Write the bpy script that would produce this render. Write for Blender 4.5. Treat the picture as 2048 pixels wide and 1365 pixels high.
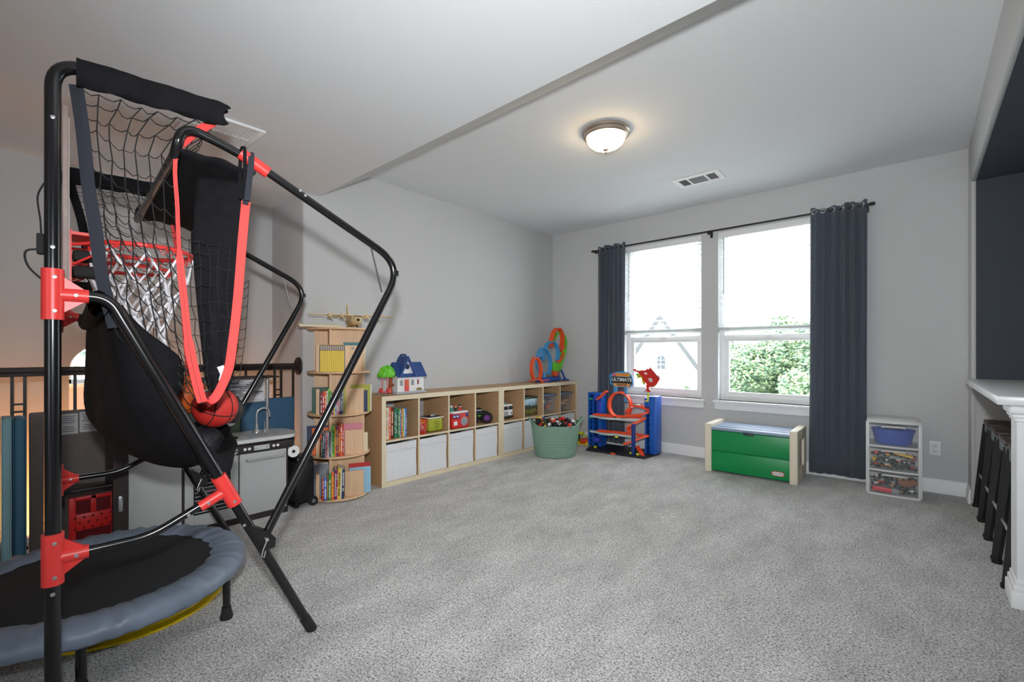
import bpy, bmesh, math, random
from mathutils import Vector, Matrix
for o in list(bpy.data.objects): bpy.data.objects.remove(o, do_unlink=True)
SC = bpy.context.scene
COL = SC.collection
PI = math.pi
random.seed(7)

# ------------------------------------------------------------------ camera
cam = bpy.data.cameras.new('camera'); cam.sensor_width = 36.0; cam.lens = 16.035
cam.shift_y = 0.01172; cam.clip_start = 0.05; cam.clip_end = 300
camo = bpy.data.objects.new('camera', cam); COL.objects.link(camo)
camo.location = (0, 0, 1.1385); camo.rotation_euler = (PI/2, 0, 0.7287)
SC.camera = camo

# ------------------------------------------------------------------ sky, sun, flash, exposure
SC.view_settings.view_transform = 'Standard'
SC.view_settings.look = 'None'
SC.view_settings.gamma = 1.0
SC.view_settings.use_curve_mapping = False
SC.view_settings.exposure = 0.88
world = bpy.data.worlds.new('sky'); SC.world = world; world.use_nodes = True
bg = world.node_tree.nodes['Background']
bg.inputs[0].default_value = (0.88, 0.95, 1.0, 1); bg.inputs[1].default_value = 5.0

def add_light(name, kind, loc, power, color=(1, 1, 1), rot=(0, 0, 0), size=0.1, size_y=None):
    l = bpy.data.lights.new(name, kind); l.energy = power; l.color = color
    o = bpy.data.objects.new(name, l); COL.objects.link(o); o.location = loc; o.rotation_euler = rot
    if kind == 'AREA':
        l.size = size
        if size_y: l.shape = 'RECTANGLE'; l.size_y = size_y
    elif kind == 'SUN': l.angle = size
    else: l.shadow_soft_size = size
    return o
add_light('sun', 'SUN', (0, -6, 12), 3.5, (1.0, 0.97, 0.9), (math.radians(48), 0, math.radians(-14)), 0.02)
# the photographer's flash, a hand's breadth above the lens
_fl = add_light('camera_flash', 'SPOT', (0.02, -0.03, 1.40), 155.0, (0.965, 0.985, 1.0), (PI/2+0.08, 0, 0.7287-0.10), size=0.045)
_fl.data.spot_size = math.radians(140); _fl.data.spot_blend = 1.0
# warm stair sconces below the floor edge, washing the stairwell wall
for _y in (-0.45, 0.35, 1.15):
    _s = add_light('stair_sconce', 'SPOT', (-4.05, _y, -0.30), 85.0, (1.0, 0.38, 0.09), (0, PI-math.radians(48), 0), size=0.05)
    _s.data.spot_size = math.radians(93); _s.data.spot_blend = 1.0

# ------------------------------------------------------------------ materials
MATS = {}
def lin(c):
    c = c / 255.0
    return c/12.92 if c <= 0.04045 else ((c+0.055)/1.055)**2.4
def rgb(*c): return (lin(c[0]), lin(c[1]), lin(c[2]), 1.0)
def mat(name, col, rough=0.5, metal=0.0, noise=None, bump=None, spec=0.5, emit=None, trans=None, alpha=None, sheen=None):
    """noise=(scale, amount, stretch) colour mottling; bump=(scale, strength, distance)"""
    if name in MATS: return MATS[name]
    m = bpy.data.materials.new(name); m.use_nodes = True; MATS[name] = m
    nt = m.node_tree; N = nt.nodes; L = nt.links
    b = N['Principled BSDF']
    c = rgb(*col)
    b.inputs['Base Color'].default_value = c
    b.inputs['Roughness'].default_value = rough
    b.inputs['Metallic'].default_value = metal
    b.inputs['Specular IOR Level'].default_value = spec
    if trans: b.inputs['Transmission Weight'].default_value = trans
    if alpha is not None: b.inputs['Alpha'].default_value = alpha
    if sheen: b.inputs['Sheen Weight'].default_value = sheen
    if emit:
        b.inputs['Emission Color'].default_value = rgb(*emit[0]); b.inputs['Emission Strength'].default_value = emit[1]
    tc = None
    if noise or bump:
        tc = N.new('ShaderNodeTexCoord')
    if noise:
        mp = N.new('ShaderNodeMapping'); L.new(tc.outputs['Object'], mp.inputs['Vector'])
        st = noise[2] if len(noise) > 2 else (1, 1, 1)
        mp.inputs['Scale'].default_value = st
        nz = N.new('ShaderNodeTexNoise'); nz.inputs['Scale'].default_value = noise[0]; nz.inputs['Detail'].default_value = 5
        L.new(mp.outputs[0], nz.inputs['Vector'])
        mr = N.new('ShaderNodeMapRange'); a = noise[1]
        mr.inputs['From Min'].default_value = 0.3; mr.inputs['From Max'].default_value = 0.7
        mr.inputs['To Min'].default_value = 1-a; mr.inputs['To Max'].default_value = 1+a
        L.new(nz.outputs['Fac'], mr.inputs['Value'])
        mx = N.new('ShaderNodeMix'); mx.data_type = 'RGBA'; mx.blend_type = 'MULTIPLY'; mx.inputs[0].default_value = 1
        mx.inputs[6].default_value = c; L.new(mr.outputs[0], mx.inputs[7]); L.new(mx.outputs[2], b.inputs['Base Color'])
    if bump:
        nb = N.new('ShaderNodeTexNoise'); nb.inputs['Scale'].default_value = bump[0]; nb.inputs['Detail'].default_value = 3
        L.new(tc.outputs['Object'], nb.inputs['Vector'])
        bp = N.new('ShaderNodeBump'); bp.inputs['Strength'].default_value = bump[1]; bp.inputs['Distance'].default_value = bump[2]
        L.new(nb.outputs['Fac'], bp.inputs['Height']); L.new(bp.outputs[0], b.inputs['Normal'])
    return m

# ------------------------------------------------------------------ mesh builder
class MB:
    def __init__(s): s.v = []; s.f = []
    def add(s, vs, fs, M=None):
        o = len(s.v)
        if M is not None: vs = [M @ Vector(p) for p in vs]
        s.v += [tuple(p) for p in vs]; s.f += [tuple(i+o for i in f) for f in fs]
        return s
    def box(s, x0, x1, y0, y1, z0, z1, M=None):
        vs = [(x0,y0,z0),(x1,y0,z0),(x1,y1,z0),(x0,y1,z0),(x0,y0,z1),(x1,y0,z1),(x1,y1,z1),(x0,y1,z1)]
        return s.add(vs, [(0,3,2,1),(4,5,6,7),(0,1,5,4),(1,2,6,5),(2,3,7,6),(3,0,4,7)], M)
    def rbox(s, x0, x1, y0, y1, z0, z1, r=0.01, M=None, seg=2):
        bm = bmesh.new()
        bmesh.ops.create_cube(bm, size=1.0)
        for v in bm.verts:
            v.co = Vector(((x0+x1)/2 + v.co.x*(x1-x0), (y0+y1)/2 + v.co.y*(y1-y0), (z0+z1)/2 + v.co.z*(z1-z0)))
        r = min(r, 0.49*min(x1-x0, y1-y0, z1-z0))
        bmesh.ops.bevel(bm, geom=list(bm.edges), offset=r, segments=seg, profile=0.5, affect='EDGES')
        bm.verts.index_update()
        s.add([v.co.copy() for v in bm.verts], [[v.index for v in f.verts] for f in bm.faces], M); bm.free(); return s
    def tube(s, pts, r, seg=10, closed=False, caps=True, M=None):
        pts = [Vector(p) for p in pts]; n = len(pts)
        rs = r if isinstance(r, (list, tuple)) else [r]*n
        vs = []; fs = []
        T = []
        for i in range(n):
            if closed: t = pts[(i+1) % n] - pts[i-1]
            else: t = pts[min(i+1, n-1)] - pts[max(i-1, 0)]
            T.append(t.normalized() if t.length > 1e-9 else Vector((0, 0, 1)))
        up = Vector((0, 0, 1)) if abs(T[0].z) < 0.9 else Vector((1, 0, 0))
        a = (up - T[0]*up.dot(T[0])).normalized()
        for i in range(n):
            a = (a - T[i]*a.dot(T[i]))
            a = a.normalized() if a.length > 1e-6 else T[i].orthogonal().normalized()
            b = T[i].cross(a)
            for k in range(seg):
                t = 2*PI*k/seg
                vs.append(pts[i] + (a*math.cos(t) + b*math.sin(t))*rs[i])
        m = n if closed else n-1
        for i in range(m):
            j = (i+1) % n
            for k in range(seg):
                l = (k+1) % seg
                fs.append((i*seg+k, i*seg+l, j*seg+l, j*seg+k))
        if caps and not closed:
            fs.append(tuple(range(seg))[::-1]); fs.append(tuple((n-1)*seg+k for k in range(seg)))
        return s.add(vs, fs, M)
    def cyl(s, p0, p1, r, seg=16, r1=None, M=None):
        return s.tube([p0, p1], [r, r if r1 is None else r1], seg, M=M)
    def strip(s, pts, wdir, w, th=0.002, M=None):
        """ribbon along pts, width w along wdir (vector or per-point list), thickness th"""
        pts = [Vector(p) for p in pts]; n = len(pts); vs = []; fs = []
        for i in range(n):
            t = (pts[min(i+1, n-1)] - pts[max(i-1, 0)]).normalized()
            wd = Vector(wdir[i] if isinstance(wdir, list) else wdir)
            wd = (wd - t*wd.dot(t)).normalized(); nn = t.cross(wd)
            ww = w[i] if isinstance(w, (list, tuple)) else w
            for a, b in ((-1, -1), (1, -1), (1, 1), (-1, 1)): vs.append(pts[i] + wd*a*ww/2 + nn*b*th/2)
        for i in range(n-1):
            for k in range(4):
                l = (k+1) % 4
                fs.append((i*4+k, i*4+l, (i+1)*4+l, (i+1)*4+k))
        fs.append((3, 2, 1, 0)); e = (n-1)*4; fs.append((e, e+1, e+2, e+3))
        return s.add(vs, fs, M)
    def lathe(s, prof, seg=32, c=(0, 0, 0), sx=1.0, sy=1.0, M=None):
        vs = []; fs = []; n = len(prof)
        for (r, z) in prof:
            for k in range(seg):
                t = 2*PI*k/seg; vs.append((c[0]+r*math.cos(t)*sx, c[1]+r*math.sin(t)*sy, c[2]+z))
        for i in range(n-1):
            for k in range(seg):
                l = (k+1) % seg; fs.append((i*seg+k, i*seg+l, (i+1)*seg+l, (i+1)*seg+k))
        if prof[0][0] > 1e-6: fs.append(tuple(range(seg))[::-1])
        if prof[-1][0] > 1e-6: fs.append(tuple((n-1)*seg+k for k in range(seg)))
        return s.add(vs, fs, M)
    def prism(s, poly, z0, z1, M=None):
        """polygon in local XY, extruded from z0 to z1"""
        n = len(poly)
        ar = sum(poly[i][0]*poly[(i+1) % n][1]-poly[(i+1) % n][0]*poly[i][1] for i in range(n))
        if ar < 0: poly = poly[::-1]
        vs = [(p[0], p[1], z0) for p in poly] + [(p[0], p[1], z1) for p in poly]
        fs = [tuple(range(n))[::-1], tuple(range(n, 2*n))] + [(i, (i+1) % n, n+(i+1) % n, n+i) for i in range(n)]
        return s.add(vs, fs, M)
    def grid(s, fn, nu, nv, M=None):
        vs = [fn(i/nu, j/nv) for j in range(nv+1) for i in range(nu+1)]
        w = nu+1
        fs = [(j*w+i, j*w+i+1, (j+1)*w+i+1, (j+1)*w+i) for j in range(nv) for i in range(nu)]
        return s.add(vs, fs, M)
    def ball(s, c, r, seg=16, sc=(1, 1, 1), M=None):
        n = seg//2
        prof = [(r*math.sin(PI*i/n), -r*math.cos(PI*i/n)) for i in range(n+1)]
        prof[0] = (1e-7, -r); prof[-1] = (1e-7, r)
        o = len(s.v); s.lathe(prof, seg)
        for i in range(o, len(s.v)):
            p = Vector(s.v[i]); p = Vector((c[0]+p.x*sc[0], c[1]+p.y*sc[1], c[2]+p.z*sc[2]))
            s.v[i] = tuple(M @ p) if M is not None else tuple(p)
        return s
    def mesh(s, name, material, smooth=True, ang=38):
        me = bpy.data.meshes.new(name); me.from_pydata(s.v, [], s.f); me.validate(); me.update()
        if smooth:
            me.shade_smooth(); me.set_sharp_from_angle(angle=math.radians(ang))
        if material is not None: me.materials.append(material)
        return me
    def build(s, name, material, parent=None, smooth=True, ang=38, solid=None):
        o = bpy.data.objects.new(name, s.mesh(name, material, smooth, ang)); COL.objects.link(o)
        if parent is not None: o.parent = parent
        if solid:
            md = o.modifiers.new('solid', 'SOLIDIFY'); md.thickness = solid; md.offset = 0
        return o

def tag(o, label, cat, group=None):
    o['label'] = label; o['category'] = cat
    if group: o['group'] = group
    return o
def thing(name, label, cat, loc=(0, 0, 0), rz=0.0, group=None):
    o = bpy.data.objects.new(name, None); COL.objects.link(o); o.empty_display_size = 0.05
    o.location = loc; o.rotation_euler = (0, 0, rz)
    return tag(o, label, cat, group)
def struct(o): o['kind'] = 'structure'; return o
def copy_tree(o, parent=None):
    c = o.copy(); COL.objects.link(c); c.parent = parent
    for ch in [x for x in bpy.data.objects if x.parent == o]: copy_tree(ch, c)
    return c
def RZ(a): return Matrix.Rotation(a, 4, 'Z')
def RX(a): return Matrix.Rotation(a, 4, 'X')
def RY(a): return Matrix.Rotation(a, 4, 'Y')
def TR(*p): return Matrix.Translation(Vector(p))
def arc_path(pts, r, n=6):
    """polyline with rounded corners of radius r"""
    pts = [Vector(p) for p in pts]; out = [pts[0]]
    for i in range(1, len(pts)-1):
        a = pts[i-1]-pts[i]; b = pts[i+1]-pts[i]
        rr = r[i-1] if isinstance(r, (list, tuple)) else r
        k = min(rr, a.length*0.49, b.length*0.49)
        p0 = pts[i]+a.normalized()*k; p1 = pts[i]+b.normalized()*k
        for j in range(n+1):
            t = j/n; out.append(p0*(1-t)**2 + pts[i]*2*t*(1-t) + p1*t*t)
    out.append(pts[-1]); return out
def smooth_path(pts, n=6):
    """Catmull-Rom through pts"""
    P = [Vector(p) for p in pts]; out = []
    for i in range(len(P)-1):
        p0 = P[max(i-1, 0)]; p1 = P[i]; p2 = P[i+1]; p3 = P[min(i+2, len(P)-1)]
        for j in range(n):
            t = j/n
            out.append(0.5*((2*p1)+(-p0+p2)*t+(2*p0-5*p1+4*p2-p3)*t*t+(-p0+3*p1-3*p2+p3)*t**3))
    out.append(P[-1]); return out
def text_mesh(name, body, size, depth, material, parent, M, align='CENTER', bold=0.0):
    cu = bpy.data.curves.new(name, 'FONT'); cu.body = body; cu.size = size; cu.extrude = depth; cu.offset = bold
    cu.align_x = align; cu.align_y = 'CENTER'; cu.resolution_u = 2
    t = bpy.data.objects.new(name+'_c', cu); COL.objects.link(t)
    dg = bpy.context.evaluated_depsgraph_get()
    me = bpy.data.meshes.new_from_object(t.evaluated_get(dg))
    bpy.data.objects.remove(t, do_unlink=True); bpy.data.curves.remove(cu)
    me.transform(M); me.name = name; me.materials.clear(); me.materials.append(material)
    o = bpy.data.objects.new(name, me); COL.objects.link(o)
    if parent is not None: o.parent = parent
    return o
# ================================================================== SETTING
XL, YW, ZC, XR = -3.779, 5.08, 2.7525, 0.29
ZLOW = 2.46
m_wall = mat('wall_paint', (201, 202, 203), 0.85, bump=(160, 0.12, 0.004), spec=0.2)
m_ceil = mat('ceiling_paint', (224, 226, 228), 0.9, bump=(120, 0.15, 0.004), spec=0.15)
m_trim = mat('trim_white', (236, 237, 238), 0.45)
m_navy = mat('navy_paint', (74, 80, 88), 0.8, bump=(160, 0.1, 0.003), spec=0.25)
m_vinyl = mat('vinyl_white', (240, 242, 242), 0.35)
def carpet_mat():
    m = bpy.data.materials.new('carpet'); m.use_nodes = True; nt = m.node_tree; N = nt.nodes; L = nt.links
    b = N['Principled BSDF']; b.inputs['Roughness'].default_value = 1.0; b.inputs['Specular IOR Level'].default_value = 0.05
    b.inputs['Sheen Weight'].default_value = 0.25
    tc = N.new('ShaderNodeTexCoord')
    n1 = N.new('ShaderNodeTexNoise'); n1.inputs['Scale'].default_value = 130; n1.inputs['Detail'].default_value = 6; n1.inputs['Roughness'].default_value = 0.7; n1.inputs['Distortion'].default_value = 0.6
    n2 = N.new('ShaderNodeTexNoise'); n2.inputs['Scale'].default_value = 6.0; n2.inputs['Detail'].default_value = 6; n2.inputs['Roughness'].default_value = 0.65
    mp = N.new('ShaderNodeMapping'); mp.inputs['Scale'].default_value = (1, 0.45, 1); mp.inputs['Rotation'].default_value = (0, 0, 0.5)
    L.new(tc.outputs['Object'], mp.inputs[0]); L.new(mp.outputs[0], n2.inputs['Vector']); L.new(tc.outputs['Object'], n1.inputs['Vector'])
    r1 = N.new('ShaderNodeValToRGB'); e = r1.color_ramp.elements
    e[0].position = 0.38; e[0].color = rgb(100, 98, 96); e[1].position = 0.56; e[1].color = rgb(252, 251, 250)
    L.new(n1.outputs['Fac'], r1.inputs[0])
    r2 = N.new('ShaderNodeMapRange'); r2.inputs['From Min'].default_value = 0.35; r2.inputs['From Max'].default_value = 0.65
    r2.inputs['To Min'].default_value = 0.80; r2.inputs['To Max'].default_value = 1.10; L.new(n2.outputs['Fac'], r2.inputs['Value'])
    mx = N.new('ShaderNodeMix'); mx.data_type = 'RGBA'; mx.blend_type = 'MULTIPLY'; mx.inputs[0].default_value = 1
    L.new(r1.outputs[0], mx.inputs[6]); L.new(r2.outputs[0], mx.inputs[7]); L.new(mx.outputs[2], b.inputs['Base Color'])
    bp = N.new('ShaderNodeBump'); bp.inputs['Strength'].default_value = 0.9; bp.inputs['Distance'].default_value = 0.012
    L.new(n1.outputs['Fac'], bp.inputs['Height']); L.new(bp.outputs[0], b.inputs['Normal'])
    return m
m_carpet = carpet_mat()
def glass_mat(name, tint=(1, 1, 1, 1), refl=0.06):
    m = bpy.data.materials.new(name); m.use_nodes = True; nt = m.node_tree; N = nt.nodes; L = nt.links
    out = N['Material Output']; N.remove(N['Principled BSDF'])
    t = N.new('ShaderNodeBsdfTransparent'); t.inputs[0].default_value = tint
    g = N.new('ShaderNodeBsdfGlossy'); g.inputs['Roughness'].default_value = 0.02
    mx = N.new('ShaderNodeMixShader'); mx.inputs[0].default_value = refl
    L.new(t.outputs[0], mx.inputs[1]); L.new(g.outputs[0], mx.inputs[2]); L.new(mx.outputs[0], out.inputs[0])
    return m
m_glass = glass_mat('window_glass')

# floor: runs up to the stairwell edge beside the railing
b = MB(); b.prism([(-3.99, -3.6), (2.6, -3.6), (2.6, 5.2), (-3.8, 5.2), (-3.8, 1.66), (-3.99, 1.66)], -0.25, 0.0)
struct(b.build('floor', m_carpet, smooth=False))
b = MB(); b.box(-4.02, -3.97, -3.6, 1.652, -0.25, 0.035)
struct(b.build('trim_1', m_trim))
b = MB(); b.box(-4.55, XR+0.12, 2.24, YW+0.15, ZC, ZC+0.12)
struct(b.build('ceiling', m_ceil, smooth=False))
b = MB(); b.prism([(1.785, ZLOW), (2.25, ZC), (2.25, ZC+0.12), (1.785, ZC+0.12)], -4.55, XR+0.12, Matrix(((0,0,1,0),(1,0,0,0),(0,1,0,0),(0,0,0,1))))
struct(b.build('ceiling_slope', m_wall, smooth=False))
b = MB(); b.box(-4.55, XR+0.12, -3.6, 1.785, ZLOW, ZC+0.12)
struct(b.build('ceiling_lower', m_ceil, smooth=False))

# left wall with the rounded end where the railing begins
b = MB(); b.rbox(-4.60, XL, 1.653, YW+0.2, -3.0, ZC+0.06, 0.018, seg=3)
struct(b.build('wall_left', m_wall))
# stairwell wall with an arched opening towards the entry window
def arch_wall():
    b = MB(); y0, y1, zs = 0.316, 0.965, 1.02
    pts = [(-3.6, -3.0), (y0, -3.0), (y0, zs)]
    for i in range(1, 14):
        t = PI - PI*i/14; pts.append(((y0+y1)/2+(y1-y0)/2*math.cos(t), zs+0.22*math.sin(t)))
    pts += [(y1, zs), (y1, -3.0), (1.66, -3.0), (1.66, ZLOW+0.05), (-3.6, ZLOW+0.05)]
    b.prism(pts, -4.54, -4.42, Matrix(((0,0,1,0),(1,0,0,0),(0,1,0,0),(0,0,0,1))))
    return b
struct(arch_wall().build('wall_stair', m_wall, smooth=False))
# room beyond the arch with its own window
b = MB()
for (y0, y1, z0, z1) in ((-1.5, 0.38, -3, 2.46), (1.9, 2.4, -3, 2.46), (0.38, 1.9, -3, 0.87), (0.38, 1.9, 1.9, 2.46)):
    b.box(-5.62, -5.5, y0, y1, z0, z1)
struct(b.build('wall_entry', m_wall, smooth=False))
w4 = struct(bpy.data.objects.new('window_4', None)); COL.objects.link(w4); w4.location = (-5.5, 0.38, 0.87)
MB().box(-0.02, 0.03, -0.03, 1.55, -0.03, 0.0).build('window_sill', m_trim, w4)
b = MB(); b.box(-0.09, -0.05, 0, 0.03, 0, 1.03); b.box(-0.09, -0.05, 1.49, 1.52, 0, 1.03); b.box(-0.09, -0.05, 0, 1.52, 0, 0.035); b.box(-0.09, -0.05, 0, 1.52, 1.0, 1.03)
b.build('window_frame', m_vinyl, w4)
for yy in (0.13, 0.45, 0.77, 1.1): MB().box(-0.085, -0.06, yy, yy+0.012, 0, 1.03).build('muntin', m_vinyl, w4)
MB().box(-0.075, -0.071, 0, 1.52, 0, 1.03).build('pane', m_glass, w4)
b = MB(); b.box(-5.62, -4.42, -1.6, -1.5, -3, 2.46); b.box(-5.62, -4.42, 2.4, 2.5, -3, 2.46); b.box(-5.62, -4.02, -3.6, 2.5, -3.1, -3.0); b.box(-5.62, -4.54, -1.6, 2.5, 2.46, 2.56)
b.box(-3.985, -3.9, -3.6, 1.7, -3.1, -0.24)
struct(b.build('wall_hall', m_wall, smooth=False))

# window wall with two openings
W1 = (-2.69, -1.768); W2 = (-1.596, -0.675); WZ0, WZ1 = 0.637, 2.422
b = MB(); T = YW+0.16
for (x0, x1, z0, z1) in ((-4.5, W1[0], 0, ZC), (W1[0], W2[1], 0, WZ0), (W1[0], W2[1], WZ1, ZC), (W1[1], W2[0], WZ0, WZ1), (W2[1], XR+0.12, 0, ZC)):
    b.box(x0, x1, YW, T, z0, z1)
struct(b.build('wall_window', m_wall, smooth=False))
# right wall: short return, header over the bar opening, end wall of the bar niche
YE = 4.84
b = MB(); b.rbox(XR, XR+0.03, YE, YW+0.1, -0.1, ZC+0.05, 0.012); struct(b.build('wall_right', m_wall))
b = MB(); b.rbox(XR, XR+0.03, -3.6, YE+0.05, 2.42, ZC+0.05, 0.012); struct(b.build('wall_header', m_wall))
b = MB(); b.box(XR+0.015, 2.6, YE+0.004, YE+0.12, 0.90, 2.75); struct(b.build('wall_niche_end', m_navy, smooth=False))
b = MB(); b.box(XR+0.015, 2.6, YE+0.004, YE+0.12, -0.1, 0.90); struct(b.build('wall_niche_lower', m_wall, smooth=False))
b = MB(); b.box(XR+0.022, 2.6, -3.6, YE+0.01, 2.425, 2.56); struct(b.build('ceiling_niche', m_navy, smooth=False))
b = MB(); b.box(2.5, 2.6, -3.6, YE, 0, 2.5); struct(b.build('wall_niche_back', m_navy, smooth=False))
# wall behind the photographer, with an unseen window added to let fill daylight in
b = MB()
for (x0, x1, z0, z1) in ((-4.6, 0.3, -3, ZC), (1.4, 2.6, -0.2, ZC), (0.3, 1.4, -0.2, 0.6), (0.3, 1.4, 2.25, ZC)):
    b.box(x0, x1, -3.7, -3.6, z0, z1)
struct(b.build('wall_back', m_wall, smooth=False))
w3 = struct(bpy.data.objects.new('fill_window', None)); COL.objects.link(w3); w3.location = (0.85, -3.65, 0.6)
b = MB(); b.box(-0.55, 0.55, -0.02, 0.02, 0, 0.05); b.box(-0.55, 0.55, -0.02, 0.02, 1.6, 1.65)
for xx in (-0.55, -0.025, 0.5): b.box(xx, xx+0.05, -0.02, 0.02, 0.05, 1.6)
b.build('window_frame', m_vinyl, w3)
MB().box(-0.5, 0.5, -0.003, 0.003, 0.05, 1.6).build('pane', m_glass, w3)

# baseboards
def baseboard(name, segs):
    b = MB()
    for (p, q, n) in segs:   # inner face points p->q, outward normal n into the room
        p = Vector((p[0], p[1], 0)); q = Vector((q[0], q[1], 0)); n = Vector((n[0], n[1], 0))
        prof = [(0, 0), (0.015, 0), (0.015, 0.058), (0.012, 0.070), (0.012, 0.085), (0.008, 0.098), (0.008, 0.104), (0.003, 0.112), (0, 0.112)]
        vs = [p+n*a+Vector((0, 0, z)) for a, z in prof]+[q+n*a+Vector((0, 0, z)) for a, z in prof]; k = len(prof)
        b.add(vs, [(i, (i+1) % k, k+(i+1) % k, k+i) for i in range(k)]+[tuple(range(k)), tuple(range(k, 2*k))])
    return struct(b.build(name, m_trim, ang=20))
baseboard('baseboard_window', [((XL, YW), (XR, YW), (0, -1))])
baseboard('baseboard_left', [((XL, 1.67), (XL, YW), (1, 0))])
baseboard('baseboard_right', [((XR, YE+0.02), (XR, YW), (-1, 0))])

# windows
def window(name, x0, x1):
    w = struct(bpy.data.objects.new(name, None)); COL.objects.link(w); w.location = (x0, YW, WZ0)
    W = x1-x0; Hh = WZ1-WZ0; D = 0.085
    b = MB()
    for (a, c, z0, z1) in ((0, 0.042, 0, Hh), (W-0.042, W, 0, Hh), (0.042, W-0.042, 0, 0.045), (0.042, W-0.042, Hh-0.04, Hh)): b.box(a, c, D, D+0.07, z0, z1)
    b.build('window_frame', m_vinyl, w)
    zr = 1.262-WZ0
    b = MB(); b.rbox(0.042, W-0.042, D+0.005, D+0.05, zr, zr+0.072, 0.006); b.build('meeting_rail', m_vinyl, w)
    b = MB()
    for (a, c, z0, z1) in ((0.046, 0.082, 0.045, zr), (W-0.082, W-0.046, 0.045, zr), (0.082, W-0.082, 0.045, 0.088)): b.box(a, c, D+0.012, D+0.042, z0, z1)
    b.build('lower_sash', m_vinyl, w)
    b = MB()
    for (a, c, z0, z1) in ((0.046, 0.074, zr+0.072, Hh-0.04), (W-0.074, W-0.046, zr+0.072, Hh-0.04)): b.box(a, c, D+0.035, D+0.06, z0, z1)
    b.build('upper_sash', m_vinyl, w)
    MB().box(W*0.5-0.03, W*0.5+0.03, D-0.012, D+0.005, zr+0.045, zr+0.06).build('sash_lock', m_vinyl, w)
    MB().box(0.082, W-0.082, D+0.025, D+0.03, 0.088, zr).build('pane', m_glass, w)
    MB().box(0.074, W-0.074, D+0.046, D+0.05, zr+0.072, Hh-0.04).build('pane', m_glass, w)
    b = MB(); b.rbox(-0.045, W+0.045, -0.045, 0.0, -0.028, 0.0, 0.008); b.box(0, W, -0.001, D+0.01, -0.02, 0.0); b.build('window_sill', m_trim, w)
    b = MB(); b.rbox(-0.03, W+0.03, -0.022, 0.0, -0.085, -0.028, 0.006); b.rbox(-0.02, W+0.02, -0.03, 0.0, -0.045, -0.028, 0.006); b.rbox(-0.03, W+0.03, -0.028, 0.0, -0.096, -0.082, 0.005); b.build('sill_apron', m_trim, w)
    return w
window('window_1', *W1); window('window_2', *W2)
# ================================================================== FIXTURES
m_blackm = mat('black_metal', (30, 28, 28), 0.45, spec=0.5)
m_bronze = mat('dark_bronze_rail', (46, 38, 36), 0.5)
m_nickel = mat('brushed_nickel', (172, 162, 152), 0.32, 0.9)
m_slat = mat('blind_slat', (250, 250, 248), 0.5)
_n = m_slat.node_tree; _t = _n.nodes.new('ShaderNodeBsdfTranslucent'); _t.inputs[0].default_value = (0.95, 0.97, 0.97, 1)
_mx = _n.nodes.new('ShaderNodeMixShader'); _mx.inputs[0].default_value = 0.55
_n.links.new(_n.nodes['Principled BSDF'].outputs[0], _mx.inputs[1]); _n.links.new(_t.outputs[0], _mx.inputs[2]); _n.links.new(_mx.outputs[0], _n.nodes['Material Output'].inputs[0])
m_curtain = mat('charcoal_blue_curtain', (76, 83, 95), 0.9, noise=(60, 0.05, (1, 1, 0.15)), bump=(500, 0.25, 0.002), spec=0.15, sheen=0.3)
m_grom = mat('grommet_steel', (200, 205, 208), 0.25, 0.9)

def blind(x0, x1, label, ns, zbot):
    W = x1-x0; t = thing('window_blind', label, 'blind', (x0, YW+0.045, zbot))
    top = WZ1-zbot
    b = MB(); b.rbox(0.002, W-0.002, -0.05, -0.035, top-0.066, top-0.001, 0.004); b.box(0.01, W-0.01, -0.033, 0.025, top-0.04, top-0.001); b.build('valance', m_vinyl, t)
    sp = 0.0585; me = None; z = top-0.085; i = 0
    while z > 0.05:
        if me is None:
            bb = MB(); M = RX(math.radians(-6)); bb.box(0.008, W-0.008, -0.029, 0.029, -0.0015, 0.0015, M); me = bb.mesh('slat', m_slat, False)
        o = bpy.data.objects.new('slat', me); COL.objects.link(o); o.parent = t; o.location = (0, 0, z); z -= sp
    for k in range(ns):   # stacked slats above the bottom rail
        o = bpy.data.objects.new('slat', me); COL.objects.link(o); o.parent = t; o.location = (0, 0, 0.022+0.0062*k)
    MB().rbox(0.006, W-0.006, -0.028, 0.028, 0.0, 0.018, 0.004).build('bottom_rail', m_slat, t)
    for f in (0.12, 0.5, 0.88):
        b = MB()
        for yy in (-0.03, 0.03): b.cyl((W*f, yy, 0.02), (W*f, yy, top-0.05), 0.0012, 5)
        b.build('ladder_cord', m_slat, t)
    b = MB(); b.cyl((0.055, -0.042, top-0.66), (0.055, -0.038, top-0.06), 0.004, 8); b.build('tilt_wand', mat('wand_grey', (150, 155, 160), 0.4), t)
    return t
blind(*W1, 'white slatted blind half lowered in the left window', 5, 1.362)
blind(*W2, 'white slatted blind half lowered in the right window beside the tree', 5, 1.362)

# curtain rod
t = thing('curtain_rod', 'thin dark curtain rod with centre bracket above both windows', 'curtain rod', (-1.66, 4.99, 2.425))
MB().cyl((-1.42, 0, 0), (1.36, 0, 0), 0.0095, 12).build('rod', m_blackm, t)
for s in (-1, 1):
    b = MB(); xx = -1.42 if s < 0 else 1.36; b.lathe([(0.0001, -0.022), (0.013, -0.018), (0.016, 0), (0.013, 0.018), (0.0001, 0.022)], 12, M=TR(xx, 0, 0) @ RY(PI/2)); b.build('finial', m_blackm, t)
for xx in (-1.38, 0.0, 1.32):
    b = MB(); b.box(xx-0.012, xx+0.012, 0.078, 0.09, -0.05, 0.03); b.box(xx-0.006, xx+0.006, 0.0, 0.08, -0.024, -0.010); b.box(xx-0.012, xx+0.012, -0.012, 0.012, -0.03, -0.0095); b.build('bracket', m_blackm, t)

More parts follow.
